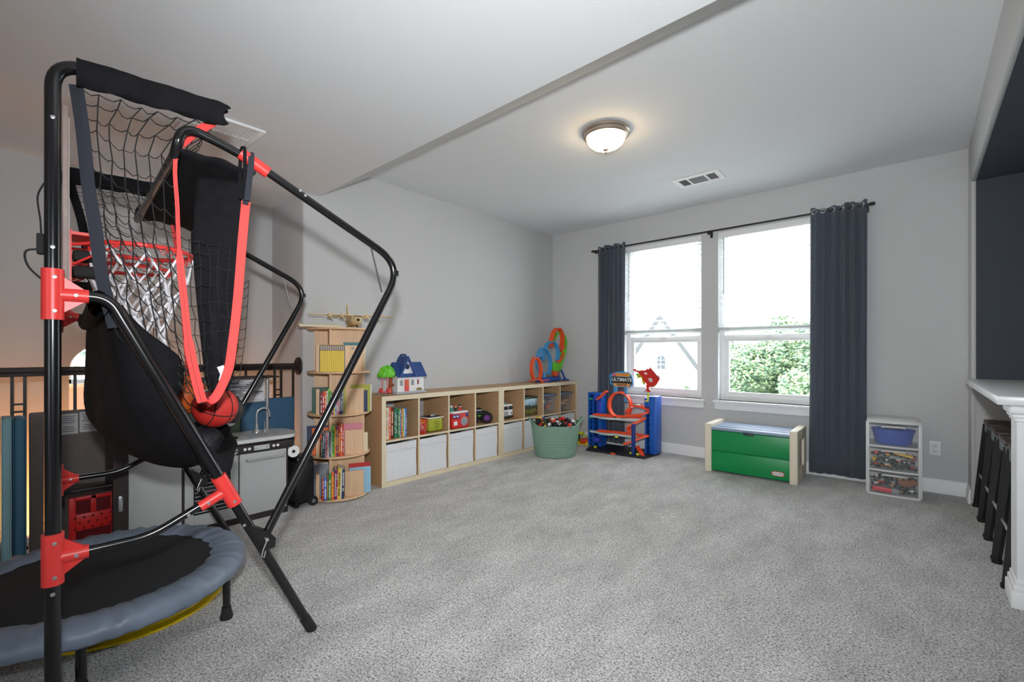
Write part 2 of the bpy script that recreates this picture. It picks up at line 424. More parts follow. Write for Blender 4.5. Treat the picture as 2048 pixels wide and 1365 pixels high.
def curtain(x0, x1, label, flat):
    t = thing('curtain', label, 'curtain', ((x0+x1)/2, 4.985, 0.05), group='charcoal curtains'); W = x1-x0; Ht = 2.415
    npl = max(4, int(W/0.062))
    def fn(u, v):
        amp = 0.030*(0.55+0.45*math.sin(3.1*u+0.5)**2)
        uu = u
        if flat:   # the right-hand panel has a broad smooth fold at its window side
            amp *= min(1.0, 0.15+max(0, (u-0.32))*2.4)
        ph = 2*PI*npl*uu + 0.5*math.sin(5*u+2*v)
        y = amp*math.sin(ph)*(0.75+0.35*v) + 0.012*math.sin(9*u+4*(1-v))*(1-v)
        if flat and u < 0.34: y += -0.035*math.sin(PI*u/0.34)*(0.4+0.6*v)
        x = -W/2 + W*u + 0.006*math.sin(2*ph)
        x *= 1.0+0.03*(1-v)
        z = Ht*v - 0.012*(0.5+0.5*math.sin(ph))*(1-v)
        if v > 0.985: z += 0.010*math.sin(ph*0.5+1)
        if flat: z += (-0.03*math.exp(-((u-0.28)/0.10)**2))*max(0, (v-0.93)/0.07)
        return (x, y, z)
    b = MB(); b.grid(fn, npl*12, 24); b.build('cloth', m_curtain, t, ang=80, solid=0.003)
    for k in range(npl):
        u = (k+0.5)/npl
        p = fn(u, 0.975); q = fn(min(1, u+0.01), 0.975); a = math.atan2(q[1]-p[1], q[0]-p[0])
        b = MB(); M = TR(p[0], p[1], Ht-0.035) @ RZ(a) @ RX(PI/2)
        b.tube([(0.021*math.cos(2*PI*i/18), 0.021*math.sin(2*PI*i/18), 0) for i in range(18)], 0.005, 6, closed=True, M=M); b.build('grommet', m_grom, t)
    return t
curtain(-3.01, -2.635, 'dark blue-grey curtain gathered at the left end of the rod', False)
curtain(-0.755, -0.338, 'dark blue-grey curtain hanging beside the three-drawer cart', True)

# flush ceiling lamp
t = thing('ceiling_lamp', 'round flush ceiling lamp with nickel ring and glowing frosted dome', 'ceiling lamp', (-1.70, 2.93, ZC))
MB().lathe([(0.02, 0), (0.165, 0), (0.172, -0.008), (0.170, -0.02), (0.160, -0.028), (0.158, -0.042), (0.148, -0.05), (0.138, -0.05), (0.138, -0.03)], 48).build('rim', m_nickel, t)
m_dome = mat('frosted_dome', (255, 240, 215), 0.5, emit=((255, 220, 165), 14.0))
MB().lathe([(0.138, -0.045), (0.136, -0.062), (0.125, -0.085), (0.10, -0.108), (0.066, -0.124), (0.03, -0.132), (0.0001, -0.134)], 48).build('dome', m_dome, t)
MB().lathe([(0.0001, -0.128), (0.02, -0.131), (0.021, -0.137), (0.010, -0.142), (0.006, -0.150), (0.009, -0.157), (0.005, -0.165), (0.0001, -0.168)], 20).build('finial', m_nickel, t)

# supply register on the high ceiling
t = thing('air_register', 'narrow white ceiling air register near the windows', 'vent', (-1.522, 4.30, ZC), 0.0)
b = MB()
for (a, c, d, e) in ((-0.205, 0.205, -0.115, -0.085), (-0.205, 0.205, 0.085, 0.115), (-0.205, -0.165, -0.085, 0.085), (0.165, 0.205, -0.085, 0.085), (-0.085, -0.07, -0.085, 0.085), (0.07, 0.085, -0.085, 0.085)): b.box(a, c, d, e, -0.012, 0)
b.build('frame', m_trim, t)
MB().box(-0.165, 0.165, -0.085, 0.085, -0.003, -0.001).build('backing', mat('vent_dark', (70, 72, 74), 0.8), t)
m_vs = mat('vent_slat', (200, 202, 204), 0.5)
sl = MB().box(-0.070, 0.070, -0.007, 0.007, -0.0007, 0.0007, RX(0.7)).mesh('slat', m_vs, False)
for k in range(11):
    o = bpy.data.objects.new('slat', sl); COL.objects.link(o); o.parent = t; o.location = (0, -0.077+0.0154*k, -0.007)
sv = MB().box(-0.006, 0.006, -0.085, 0.085, -0.0007, 0.0007, RY(0.7)).mesh('slat', m_vs, False)
for x0 in (-0.16, 0.09):
    for k in range(6):
        o = bpy.data.objects.new('slat', sv); COL.objects.link(o); o.parent = t; o.location = (x0+0.014*k, 0, -0.007)
for sx in (-1, 1): MB().lathe([(0.006, -0.012), (0.006, -0.015), (0.0001, -0.016)], 10, (sx*0.185, 0, 0)).build('screw', m_grom, t)

# square return grille on the low ceiling
t = thing('return_grille', 'square white return-air grille on the low ceiling above the hoops', 'vent', (-3.09, 0.865, ZLOW))
b = MB()
for (a, c, d, e) in ((-0.19, 0.19, -0.185, -0.155), (-0.19, 0.19, 0.155, 0.185), (-0.19, -0.16, -0.155, 0.155), (0.16, 0.19, -0.155, 0.155), (-0.008, 0.008, -0.155, 0.155)): b.rbox(a, c, d, e, -0.013, 0, 0.003)
b.build('frame', m_trim, t)
MB().box(-0.16, 0.16, -0.155, 0.155, -0.003, -0.001).build('backing', mat('vent_dark', (70, 72, 74), 0.8), t)
sl = MB().box(-0.076, 0.076, -0.0085, 0.0085, -0.0008, 0.0008, RX(-0.75)).mesh('slat', m_trim, False)
for sx in (-0.084, 0.084):
    for k in range(16):
        o = bpy.data.objects.new('slat', sl); COL.objects.link(o); o.parent = t; o.location = (sx, -0.1455+0.0194*k, -0.008)

# wall outlets
def outlet(x, z, label):
    t = thing('wall_outlet', label, 'outlet', (x, YW, z))
    MB().rbox(-0.036, 0.036, -0.007, 0.0, -0.058, 0.058, 0.004).build('plate', m_trim, t)
    for s in (-1, 1):
        r = MB(); r.rbox(-0.017, 0.017, -0.010, -0.006, s*0.021-0.014, s*0.021+0.014, 0.004); r = r.build('receptacle', mat('outlet_face', (225, 226, 228), 0.4), t)
        d = MB()
        for sx in (-0.006, 0.006): d.box(sx-0.001, sx+0.001, -0.0106, -0.0098, s*0.021-0.003, s*0.021+0.006)
        d.lathe([(0.002, -0.0005), (0.002, 0.0005)], 8, M=TR(0, -0.0102, s*0.021-0.008) @ RX(PI/2))
        d.build('slots', mat('slot_dark', (50, 50, 52), 0.6), r)
    MB().lathe([(0.003, 0), (0.003, 0.001), (0.0001, 0.0015)], 8, M=TR(0, -0.007, 0) @ RX(PI/2)).build('screw', m_grom, t)
outlet(0.097, 0.361, 'white wall outlet between the drawer cart and the bar stools')
outlet(-3.150, 0.359, 'white wall outlet beside the toy garage')

# stair railing
t = thing('stair_railing', 'dark metal stair railing with round wall rosette', 'railing', (-3.86, 1.653, 0))
b = MB(); b.rbox(-0.032, 0.032, -5.2, -0.004, 1.020, 1.055, 0.010); b.rbox(-0.020, 0.020, -5.2, -0.004, 1.002, 1.022, 0.003); b.build('handrail', m_bronze, t)
MB().lathe([(0.075, 0), (0.072, 0.010), (0.055, 0.016), (0.050, 0.022), (0.0001, 0.022)], 28, M=TR(0, 0, 1.03) @ RX(PI/2)).build('rosette', m_bronze, t)
bal = MB().box(-0.0075, 0.0075, -0.0075, 0.0075, -0.01, 1.004).mesh('baluster', m_blackm, False)
rung = MB().box(-0.005, 0.005, -0.025, 0.025, -0.0055, 0.0055).mesh('rung', m_blackm, False)
shoe = MB().rbox(-0.014, 0.014, -0.014, 0.014, 0.0, 0.022, 0.004).mesh('baluster_shoe', m_blackm, False)
def baluster(y):
    o = bpy.data.objects.new('baluster', bal); COL.objects.link(o); o.parent = t; o.location = (0, y-1.653, 0)
    q = bpy.data.objects.new('baluster_shoe', shoe); COL.objects.link(q); q.parent = o
baluster(1.607)
for k in range(9):
    c = 1.487-0.355*k
    for y in (c+0.025, c-0.025, c-0.12, c-0.235): baluster(y)
    for z in (0.843, 0.80, 0.378, 0.335):
        r = bpy.data.objects.new('rung', rung); COL.objects.link(r); r.parent = t; r.location = (0, c-1.653, z)

# ------------------------------------------------------------------ bar
m_counter = mat('white_quartz', (226, 228, 230), 0.3, noise=(30, 0.03))
t = tag(MB().rbox(0.262, 0.86, 2.985, YE-0.002, 0.905, 0.945, 0.004).build('bar_counter', m_counter), 'white bar countertop with dark stools pushed under it', 'countertop')
t = thing('bar_post', 'white trimmed square post carrying the near end of the bar counter', 'post', (0.42, 3.10, 0))
b = MB(); b.box(-0.095, -0.075, -0.085, 0.085, 0.12, 0.86); b.box(-0.075, -0.060, -0.085, -0.079, 0.12, 0.86); b.box(0.155, 0.175, -0.085, 0.085, 0.12, 0.86); b.box(-0.075, 0.155, 0.078, 0.085, 0.12, 0.86); b.build('corner_trim', m_trim, t)
MB().box(-0.0749, 0.1549, -0.0788, 0.0779, 0.0, 0.90).build('core', m_navy, t)
b = MB(); b.rbox(-0.115, 0.195, -0.105, 0.095, 0.0, 0.075, 0.006); b.rbox(-0.108, 0.188, -0.098, 0.09, 0.07, 0.105, 0.008); b.rbox(-0.101, 0.181, -0.091, 0.086, 0.10, 0.125, 0.006); b.build('base', m_trim, t)
b = MB(); b.rbox(-0.103, 0.183, -0.093, 0.088, 0.83, 0.85, 0.008); b.rbox(-0.110, 0.19, -0.10, 0.092, 0.847, 0.868, 0.006); b.rbox(-0.122, 0.20, -0.112, 0.098, 0.864, 0.904, 0.014, seg=4); b.build('capital', m_trim, t)
b = MB(); b.box(0.80, 0.90, 3.2, YE, 0, 0.904); struct(b.build('wall_knee', m_wall, smooth=False))

m_stool = mat('stool_black_metal', (34, 35, 38), 0.4)
m_seatw = mat('stool_dark_wood', (62, 46, 40), 0.5, noise=(8, 0.25, (1, 8, 1)))
def stool():
    t = thing('bar_stool', '', 'bar stool', group='bar stools under the counter')
    MB().rbox(-0.155, 0.155, -0.155, 0.155, 0.625, 0.655, 0.010).build('seat', m_seatw, t)
    b = MB()
    for (x0, x1, y0, y1) in ((-0.15, 0.15, -0.15, -0.14), (-0.15, 0.15, 0.14, 0.15), (-0.15, -0.14, -0.14, 0.14), (0.14, 0.15, -0.14, 0.14)): b.box(x0, x1, y0, y1, 0.575, 0.625)
    b.build('seat_apron', mat('stool_gunmetal', (120, 124, 126), 0.4, 0.4), t)
    for sx in (-1, 1):
        for sy in (-1, 1):
            a = Vector((sx*0.135, sy*0.135, 0.62)); c = Vector((sx*0.190, sy*0.178, 0.012)); lb = MB()
            lb.tube([a, c], [0.024, 0.017], 4); l = lb.build('leg', m_stool, t, smooth=False)
            MB().cyl((c.x, c.y, 0.0), (c.x, c.y, 0.02), 0.022, 10).build('foot', m_blackm, l)
    for (p, q) in (((-0.172, -0.162, 0.2), (0.172, -0.162, 0.2)), ((-0.172, 0.162, 0.2), (0.172, 0.162, 0.2)), ((-0.172, -0.162, 0.25), (-0.172, 0.162, 0.25)), ((0.172, -0.162, 0.25), (0.172, 0.162, 0.25))):
        MB().cyl(p, q, 0.008, 8).build('foot_rest', m_grom, t)
    return t
st = stool()
for i, (y, nm) in enumerate(((4.63, 'farthest black bar stool, tucked against the niche end wall'), (4.225, 'second black bar stool from the niche end wall'), (3.82, 'third black bar stool from the niche end wall'), (3.415, 'nearest black bar stool, partly hidden by the white post'))):
    o = st if i == 0 else copy_tree(st)
    o.location = (0.505, y, 0); o['label'] = nm
# ================================================================== BASKETBALL ARCADE
m_tube = mat('gloss_black_tube', (22, 22, 24), 0.22, spec=0.6)
m_red = mat('red_plastic', (232, 62, 58), 0.38)
m_redf = mat('coral_red_webbing', (240, 76, 72), 0.8, noise=(90, 0.06, (1, 1, 6)), bump=(900, 0.3, 0.001))
m_fab = mat('black_fabric', (26, 26, 29), 0.92, noise=(25, 0.2), bump=(350, 0.3, 0.002), spec=0.15)
m_band = mat('charcoal_webbing', (52, 54, 62), 0.85, bump=(700, 0.3, 0.001), spec=0.2)
m_netb = mat('black_net_cord', (34, 34, 36), 0.8)
m_netw = mat('white_net_cord', (235, 233, 238), 0.8)
m_bolt = mat('steel_bolt', (205, 205, 205), 0.3, 0.8)
m_rubber = mat('black_rubber', (28, 28, 29), 0.8)
BW = 1.15
hb = thing('basketball_arcade', 'tall black double-hoop basketball arcade game with red joints and hanging nets', 'basketball game', (-1.911, 0.102, 0), -0.063)
def P3(w, d, z): return Vector((-w, d, z))
RP = 0.0185
def tee(name, w, z, dirv, par):
    b = MB(); b.cyl(P3(w, 0, z-0.075), P3(w, 0, z+0.075), 0.0255, 18); b.cyl(P3(w, 0.0, z), P3(w, 0.078, z+0.0), 0.0205, 16)
    b.prism([(0.02, z-0.055), (0.07, z-0.018), (0.07, z+0.018), (0.02, z+0.055)], -w-0.006, -w+0.006, Matrix(((0,0,1,0),(1,0,0,0),(0,1,0,0),(0,0,0,1))))
    o = b.build(name, m_red, par)
    for zz, yy, xx in ((z+0.05, 0.004, 0.0252), (z-0.05, 0.004, 0.0252), (z, 0.05, 0.0202)):
        MB().lathe([(0.0055, 0), (0.0055, 0.003), (0.0001, 0.004)], 10, M=TR(-w+xx, yy, zz) @ RY(PI/2)).build('bolt', m_bolt, o)
for w in (0.0, BW):
    # rear post bending forward into the net arm
    p = arc_path([P3(w, 0.03, 0.0), P3(w, 0.0, 0.14), P3(w, 0, 2.005), P3(w, 0.43, 2.02)], [0.06, 0.08], 8)
    MB().tube(p, RP, 16).build('rear_post', m_tube, hb)
    # front leg
    p = arc_path([P3(w, 0.04, 1.312), P3(w, 0.125, 1.312), P3(w, 0.752, 0.0)], 0.10, 8)
    MB().tube(p[:-1]+[P3(w, 0.735, 0.035)], 0.0175, 16).build('front_leg', m_tube, hb)
    MB().tube([P3(w, 0.722, 0.062), P3(w, 0.752, 0.0)], [0.0195, 0.021], 14).build('rubber_foot', m_rubber, hb)
    # lower brace
    p = arc_path([P3(w, 0.04, 0.53), P3(w, 0.225, 0.532), P3(w, 0.43, 0.632)], 0.05, 6)
    MB().tube(p, 0.0132, 14).build('lower_brace', m_tube, hb)
    tee('tee_joint', w, 1.312, None, hb); tee('tee_joint', w, 0.53, None, hb)
    # joint on the sloping leg
    ld = Vector((0, 0.752-0.125, -1.312)).normalized(); c = P3(w, 0.447, 0.638)
    b = MB(); b.cyl(c-ld*0.062, c+ld*0.062, 0.0245, 16); b.cyl(c, c+Vector((0, -0.082, -0.042)), 0.0185, 14)
    o = b.build('leg_joint', m_red, hb)
    for pp, xx in ((c+ld*0.045, 0.0242), (c+Vector((0, -0.06, -0.03)), 0.018)): MB().lathe([(0.0055, 0), (0.0055, 0.003), (0.0001, 0.004)], 10, M=TR(pp.x+xx, pp.y, pp.z) @ RY(PI/2)).build('bolt', m_bolt, o)
    # fold plate at the pivot of the ball ramp
    b = MB(); b.prism([(0.512, 0.500), (0.585, 0.452), (0.607, 0.425), (0.603, 0.392), (0.565, 0.385), (0.548, 0.43)], -w-0.024, -w+0.024, Matrix(((0,0,1,0),(1,0,0,0),(0,1,0,0),(0,0,0,1))))
    o = b.build('fold_plate', m_tube, hb)
    q = MB(); q.cyl(P3(w, 0.573, 0.43)+Vector((-0.03, 0, 0)), P3(w, 0.573, 0.43)+Vector((0.034, 0, 0)), 0.006, 10)
    q.tube([P3(w, 0.572, 0.43)+Vector((0.034, 0, 0)), P3(w, 0.557, 0.395)+Vector((0.036, 0, 0)), P3(w, 0.553, 0.372)+Vector((0.034, 0, 0)), P3(w, 0.561, 0.367)+Vector((0.034, 0, 0)), P3(w, 0.567, 0.39)+Vector((0.034, 0, 0))], 0.0022, 6)
    q.build('lock_pin', m_bolt, o)
    # strut inside the bend of the ramp frame, and the clamp ring at the bend
    MB().cyl(P3(w, 1.012, 1.622), P3(w, 1.066, 1.418), 0.0032, 8).build('bend_strut', m_tube, hb)
    MB().cyl(P3(w, 1.1345, 1.502), P3(w, 1.1355, 1.524), 0.0185, 14).build('bend_ring', m_tube, hb)
    # red sleeve joint on the ramp arm
    a0, a1 = P3(w, 0.49, 1.882), P3(w, 0.585, 1.834)
    b = MB(); b.cyl(a0, a1, 0.0225, 16); b.lathe([(0.012, 0), (0.012, 0.03)], 12, M=TR(-w, 0.53, 1.835)); b.build('arm_joint', m_red, hb)
MB().cyl(P3(0, 0.0, 0.06), P3(BW, 0.0, 0.06), 0.016, 12).build('base_bar', m_tube, hb)
MB().cyl(P3(0, 0.0, 1.94), P3(BW, 0.0, 1.94), 0.012, 12).build('rear_crossbar', m_tube, hb)
MB().cyl(P3(0, 0.10, 1.308), P3(BW, 0.10, 1.308), 0.010, 10).build('sling_bar', m_tube, hb)
MB().cyl(P3(0, 0.535, 1.822), P3(BW, 0.535, 1.822), 0.009, 10).build('arm_crossbar', m_tube, hb)
# folded-up ball ramp frame: one bent tube from side to side
side = [P3(0, 0.573, 0.43), P3(0, 1.172, 1.555), P3(0, 0.50, 1.877), P3(0, 0.31, 1.915), P3(0.0, 0.30, 1.83)]
near = arc_path([side[0], side[1], side[2], Vector((0, 0.31, 1.925)), Vector((0, 0.295, 1.80))], [0.14, 0.12, 0.09], 9)
path = near[:-1] + [P3(0.03, 0.297, 1.825), P3(BW-0.03, 0.297, 1.825)] + [Vector((-BW, q.y, q.z)) for q in near[:-1][::-1]]
MB().tube(path, 0.0158, 14).build('ramp_frame', m_tube, hb)
# backboard
o = MB().rbox(-1.09, -0.06, 0.020, 0.034, 1.34, 1.905, 0.003).build('backboard', mat('backboard_board', (150, 132, 126), 0.6, noise=(40, 0.1)), hb)
MB().box(-1.06, -0.09, 0.0335, 0.036, 1.37, 1.88).build('backboard_face', mat('backboard_print', (212, 210, 208), 0.5), o)
# hoops
def hoop(w):
    c = P3(w, 0.232, 1.515); R = 0.152; b = MB()
    b.tube([c+Vector((R*math.cos(2*PI*i/40), R*math.sin(2*PI*i/40), 0)) for i in range(40)], 0.0085, 10, closed=True)
    for s in (-1, 1):
        b.tube([P3(w, 0.04, 1.505)+Vector((s*0.045, 0, 0)), c+Vector((s*0.10, -0.116, 0))], 0.0055, 8)
        b.tube([P3(w, 0.04, 1.435)+Vector((s*0.045, 0, 0)), c+Vector((s*0.135, -0.07, -0.004))], 0.004, 8)
    h = b.build('hoop_rim', m_red, hb)
    b = MB(); b.box(-w-0.075, -w+0.075, 0.034, 0.042, 1.36, 1.55); b.box(-w-0.075, -w+0.075, 0.042, 0.11, 1.535, 1.545); b.build('rim_bracket', m_red, h)
    for k in range(8):
        hk = MB()
        a = 2*PI*(k+0.5)/8; pts = []
        for j in range(5):
            aa = a+(j-2)*0.085; pts.append(c+Vector((R*math.cos(aa), R*math.sin(aa), -0.006-0.020*(j % 2)-(0.004 if j == 2 else 0))))
        hk.tube(pts, 0.0022, 5); hk.build('net_hook', m_red, h)
    for zz, l in ((1.475, 0.085), (1.42, 0.07)):
        q = MB(); q.rbox(-w-0.03, -w+0.03, 0.045, 0.045+l, zz-0.02, zz+0.02, 0.012); q.build('score_paddle', m_rubber, h)
    # white net, diamond pattern
    lv = [(-0.015, 0.150), (-0.10, 0.140), (-0.175, 0.108), (-0.245, 0.080), (-0.305, 0.068), (-0.36, 0.074)]
    n = MB(); rr = random.Random(int(w*100))
    nodes = [[c+Vector(((r+rr.uniform(-0.006, 0.006))*math.cos(2*PI*(k+0.5*(i % 2))/9+rr.uniform(-0.06, 0.06)), (r+rr.uniform(-0.006, 0.006))*math.sin(2*PI*(k+0.5*(i % 2))/9), z+rr.uniform(-0.012, 0.012))) for k in range(9)] for i, (z, r) in enumerate(lv)]
    for i in range(len(lv)-1):
        for k in range(9):
            for kk in ((k, k-1) if i % 2 == 0 else (k, (k+1) % 9)):
                p, q = nodes[i][k], nodes[i+1][kk]; m = (p+q)/2 + Vector((0, 0, -0.004))
                n.tube([p, m, q], 0.0042, 6)
    n.build('hoop_net', m_netw, h)
hoop(0.27); hoop(0.76)

# black sleeves over the net arms
def sleeve(w, d0, d1, zc, hz, name):
    def fn(u, v):
        a = 2*PI*u; d = d0+(d1-d0)*v; k = 1+0.10*math.sin(17*v+2*math.cos(a)*3)
        e = 0.30 if v > 0.97 else 1.0
        z = zc + 0.010*v + (0.026 if math.sin(a) > 0 else hz)*math.sin(a)*k*(0.8 if v > 0.97 else 1)
        return P3(w+0.023*math.cos(a)*k, d+0.012*math.sin(3*a)*(1 if v > 0.9 else 0), z)
    b = MB(); b.grid(fn, 20, 24); b.build(name, m_fab, hb, ang=80)
sleeve(0.0, 0.050, 0.445, 2.008, 0.055, 'arm_sleeve'); sleeve(BW, 0.03, 0.43, 2.008, 0.050, 'arm_sleeve')

# netting: patches of cords between two edge curves
def curve_at(pts, t):
    n = len(pts)-1; x = min(max(t, 0), 1)*n; i = min(int(x), n-1); f = x-i
    p0, p1, p2, p3 = pts[max(i-1, 0)], pts[i], pts[i+1], pts[min(i+2, n)]
    return tuple(0.5*((2*b)+(-a+c)*f+(2*a-5*b+4*c-d)*f*f+(-a+3*b-3*c+d)*f**3) for a, b, c, d in zip(p0, p1, p2, p3))
def netting(name, A, B, na, nb, r=0.0013, seed=1, bulge=0.03, slack=0.012):
    """A, B edge curves [(w,d,z)...] from top to bottom; nb cords across, na cords down"""
    rr = random.Random(seed); b = MB()
    jit = [[(rr.uniform(-1, 1), rr.uniform(-1, 1), rr.uniform(-1, 1)) for _ in range(na+1)] for _ in range(nb+1)]
    def S(u, v):
        p = Vector(curve_at(A, v)); q = Vector(curve_at(B, v)); m = p.lerp(q, u)
        m.x += bulge*math.sin(PI*u); return m
    N = []
    for j in range(nb+1):
        row = []
        for i in range(na+1):
            m = S(i/na, min(1, j/nb+0.010*jit[j][i][2])); k = 0.006 if 0 < i < na else 0
            row.append(P3(m.x+jit[j][i][0]*k, m.y+jit[j][i][1]*k, m.z-0.006*(i % 2)))
        N.append(row)
    for i in range(na+1): b.tube([N[j][i] for j in range(nb+1)], r, 4, caps=False)
    for j in range(nb+1):
        pts = []
        for i in range(na):
            p, q = N[j][i], N[j][i+1]; pts += [p, p.lerp(q, 0.33)+Vector((0, 0, -slack*(0.4+0.6*abs(jit[j][i][1])))), p.lerp(q, 0.67)+Vector((0, 0, -slack*0.8))]
        pts.append(N[j][na]); b.tube(pts, r, 4, caps=False)
    b.build(name, m_netb, hb, smooth=False)
nearR = [(0.03, 0.05, 1.965), (0.03, 0.065, 1.831), (0.03, 0.079, 1.649), (0.03, 0.093, 1.542), (0.03, 0.111, 1.371), (0.04, 0.14, 1.22)]
nearF = [(0.03, 0.41, 1.978), (0.03, 0.306, 1.845), (0.03, 0.305, 1.636), (0.03, 0.312, 1.463), (0.03, 0.325, 1.31), (0.03, 0.338, 1.168), (0.03, 0.363, 1.025), (0.03, 0.378, 0.962)]
nearF2 = [(0.03, 0.378, 0.962), (0.03, 0.416, 0.975), (0.03, 0.456, 1.067), (0.03, 0.472, 1.169), (0.03, 0.489, 1.339), (0.03, 0.505, 1.567), (0.03, 0.517, 1.715)]
farR = [(1.12, 0.045, 1.97), (1.12, 0.059, 1.9), (1.12, 0.09, 1.76), (1.12, 0.108, 1.593), (1.12, 0.125, 1.35), (1.1, 0.15, 1.22)]
farF = [(1.10, 0.42, 1.985), (1.10, 0.441, 1.878), (1.10, 0.474, 1.615), (1.10, 0.490, 1.42), (1.10, 0.500, 1.25), (1.08, 0.514, 0.992), (1.05, 0.52, 0.88)]
netting('side_net', nearR, nearF, 7, 17, seed=3, slack=0.016, r=0.0018)
netting('side_net', farR, farF, 8, 22, seed=5, bulge=-0.02)
netting('front_net', [(w+0.02, d+0.004, z) for w, d, z in nearF], farF, 14, 24, seed=8, bulge=0.0, slack=0.01)
netting('front_net', [(0.035, 0.312, 1.55), (0.035, 0.33, 1.28), (0.035, 0.37, 1.03), (0.035, 0.40, 0.97)], [(0.06, 0.50, 1.55), (0.06, 0.49, 1.30), (0.06, 0.475, 1.10), (0.06, 0.44, 0.98)], 6, 14, seed=11, slack=0.008)
netting('front_net', [(0.05, 0.495, 1.42), (0.05, 0.488, 1.20), (0.05, 0.470, 1.03)], [(0.06, 0.535, 1.42), (0.06, 0.522, 1.20), (0.06, 0.50, 1.03)], 2, 12, seed=13, slack=0.008)
def ribbon(name, pts, wd, w, m, n=5):
    MB().strip(smooth_path([P3(*p) for p in pts], n), wd, w, 0.003).build(name, m, hb, ang=60)
ribbon('net_binding', nearR, (0.35, 1, 0), 0.034, m_band)
ribbon('net_binding', farR, (0.35, 1, 0), 0.034, m_fab)
ribbon('red_binding', nearF, (0.2, 1, 0.2), [0.030]*5+[0.012]*10+[0.022]*10+[0.030]*11, m_redf)
ribbon('red_binding', nearF2, (0.2, 1, 0.1), 0.030, m_redf)
ribbon('red_binding', farF, (0.3, 1, 0), 0.03, m_redf)
# strap hanging the net edge from the near arm joint
ribbon('hanging_strap', [(0.022, 0.513, 1.70), (0.024, 0.517, 1.79), (0.026, 0.522, 1.858), (0.006, 0.523, 1.893), (-0.021, 0.522, 1.872), (-0.025, 0.516, 1.80), (-0.002, 0.512, 1.71)], (0, 1, 0.25), 0.020, m_band)
ribbon('hanging_strap', [(0.030, 0.500, 1.72), (0.030, 0.497, 1.79), (0.028, 0.497, 1.852), (0.004, 0.498, 1.905), (-0.022, 0.50, 1.875), (0.02, 0.508, 1.72)], (0, 1, 0.25), 0.012, m_fab)
# fabric ball pocket of the folded ramp, spanning both arms
def pocket(u, v):
    w = BW*v; e = math.sin(PI*v)
    d = 0.300+(0.535-0.300)*u; z = 1.835+0.012*math.sin(PI*u)-0.016*u - 0.05*e*(0.4+0.6*math.sin(PI*u)) + 0.004*math.sin(14*u+3*v)
    return P3(w, d, z)
b = MB(); b.grid(pocket, 14, 24); b.build('ramp_cloth', m_fab, hb, ang=80, solid=0.004)
# loose black cloth hanging down from the near arm
def drape(u, v):
    l = curve_at([(0.16, 0.385, 1.81), (0.14, 0.372, 1.66), (0.12, 0.366, 1.50), (0.10, 0.378, 1.28), (0.09, 0.398, 1.06), (0.09, 0.41, 1.0)], v)
    r = curve_at([(0.06, 0.535, 1.80), (0.06, 0.535, 1.70), (0.06, 0.522, 1.52), (0.06, 0.506, 1.28), (0.06, 0.482, 1.08), (0.06, 0.462, 0.995)], v)
    p = Vector(l).lerp(Vector(r), u); p.x += 0.012*math.sin(9*u+2*v)*v
    return P3(*p)
b = MB(); b.grid(drape, 12, 26); b.build('hanging_cloth', m_fab, hb, ang=80, solid=0.004)
MB().strip([P3(0.045, 0.436, 1.09), P3(0.045, 0.447, 1.06), P3(0.043, 0.441, 1.035)], (0.1, 1, 0.3), 0.022, 0.001).build('care_tag', mat('tag_white', (220, 222, 226), 0.7), hb)
# small black hook hanging under the far arm joint
MB().strip([P3(1.05, 0.53, 1.79), P3(1.05, 0.53, 1.62), P3(1.05, 0.56, 1.60), P3(1.05, 0.60, 1.66)], (0, 0.5, 1), 0.03, 0.01).build('strap_end', m_fab, hb)

# ball sling between the legs
def legpt(s, off):
    z = 1.285-(1.285-0.62)*s; d = 0.125+(1.312-z)*0.478
    return (d+off, z+off*0.45)
def sling(u, v):
    # u: rear to front along the sling, v: near leg to far leg
    w = 0.02+(BW-0.04)*v; k = math.sin(PI*v)**0.55
    e = legpt(u*0.93, 0.02)
    m = curve_at([(0.100, 1.265), (0.104, 1.06), (0.112, 0.875), (0.165, 0.775), (0.26, 0.69), (0.36, 0.652), (0.45, 0.668), (0.515, 0.745), (0.545, 0.83)], u)
    d = e[0]*(1-k)+m[0]*k; z = e[1]*(1-k)+m[1]*k
    q = (0.014*math.sin(10*v+9*u) + 0.010*math.sin(24*v-6*u+2*math.sin(7*u)) + 0.006*math.sin(41*v+17*u))*k
    return P3(w, d-q*0.8, z+q*0.6)
b = MB(); b.grid(sling, 36, 44); b.build('ball_sling', m_fab, hb, ang=80, solid=0.004)
# wraps of the sling round the near and far legs, and the rear hem
for w in (0.0, BW):
    s = 1 if w == 0 else -1
    def flap(u, v):
        a = legpt(u*0.86, 0.0); o = 0.028+0.085*math.exp(-((u-0.28)/0.13)**2)-0.03*max(0, u-0.6)/0.4+0.008*math.sin(19*u)
        t = v
        return P3(w+s*(0.022+0.05*t), a[0]+o*math.sin(PI*0.5*min(1, t*1.5))-0.02*(1-t), a[1]+0.02*math.sin(PI*t)-0.05*t*t)
    b = MB(); b.grid(flap, 30, 8); b.build('sling_flap', m_fab, hb, ang=80, solid=0.004)
def hem(u, v):
    a = 2*PI*v
    return P3(BW*u, 0.100+0.026*math.cos(a), 1.292+0.042*math.sin(a)-0.015*math.sin(PI*u))
b = MB(); b.grid(hem, 30, 12); b.build('sling_hem', m_fab, hb, ang=80)
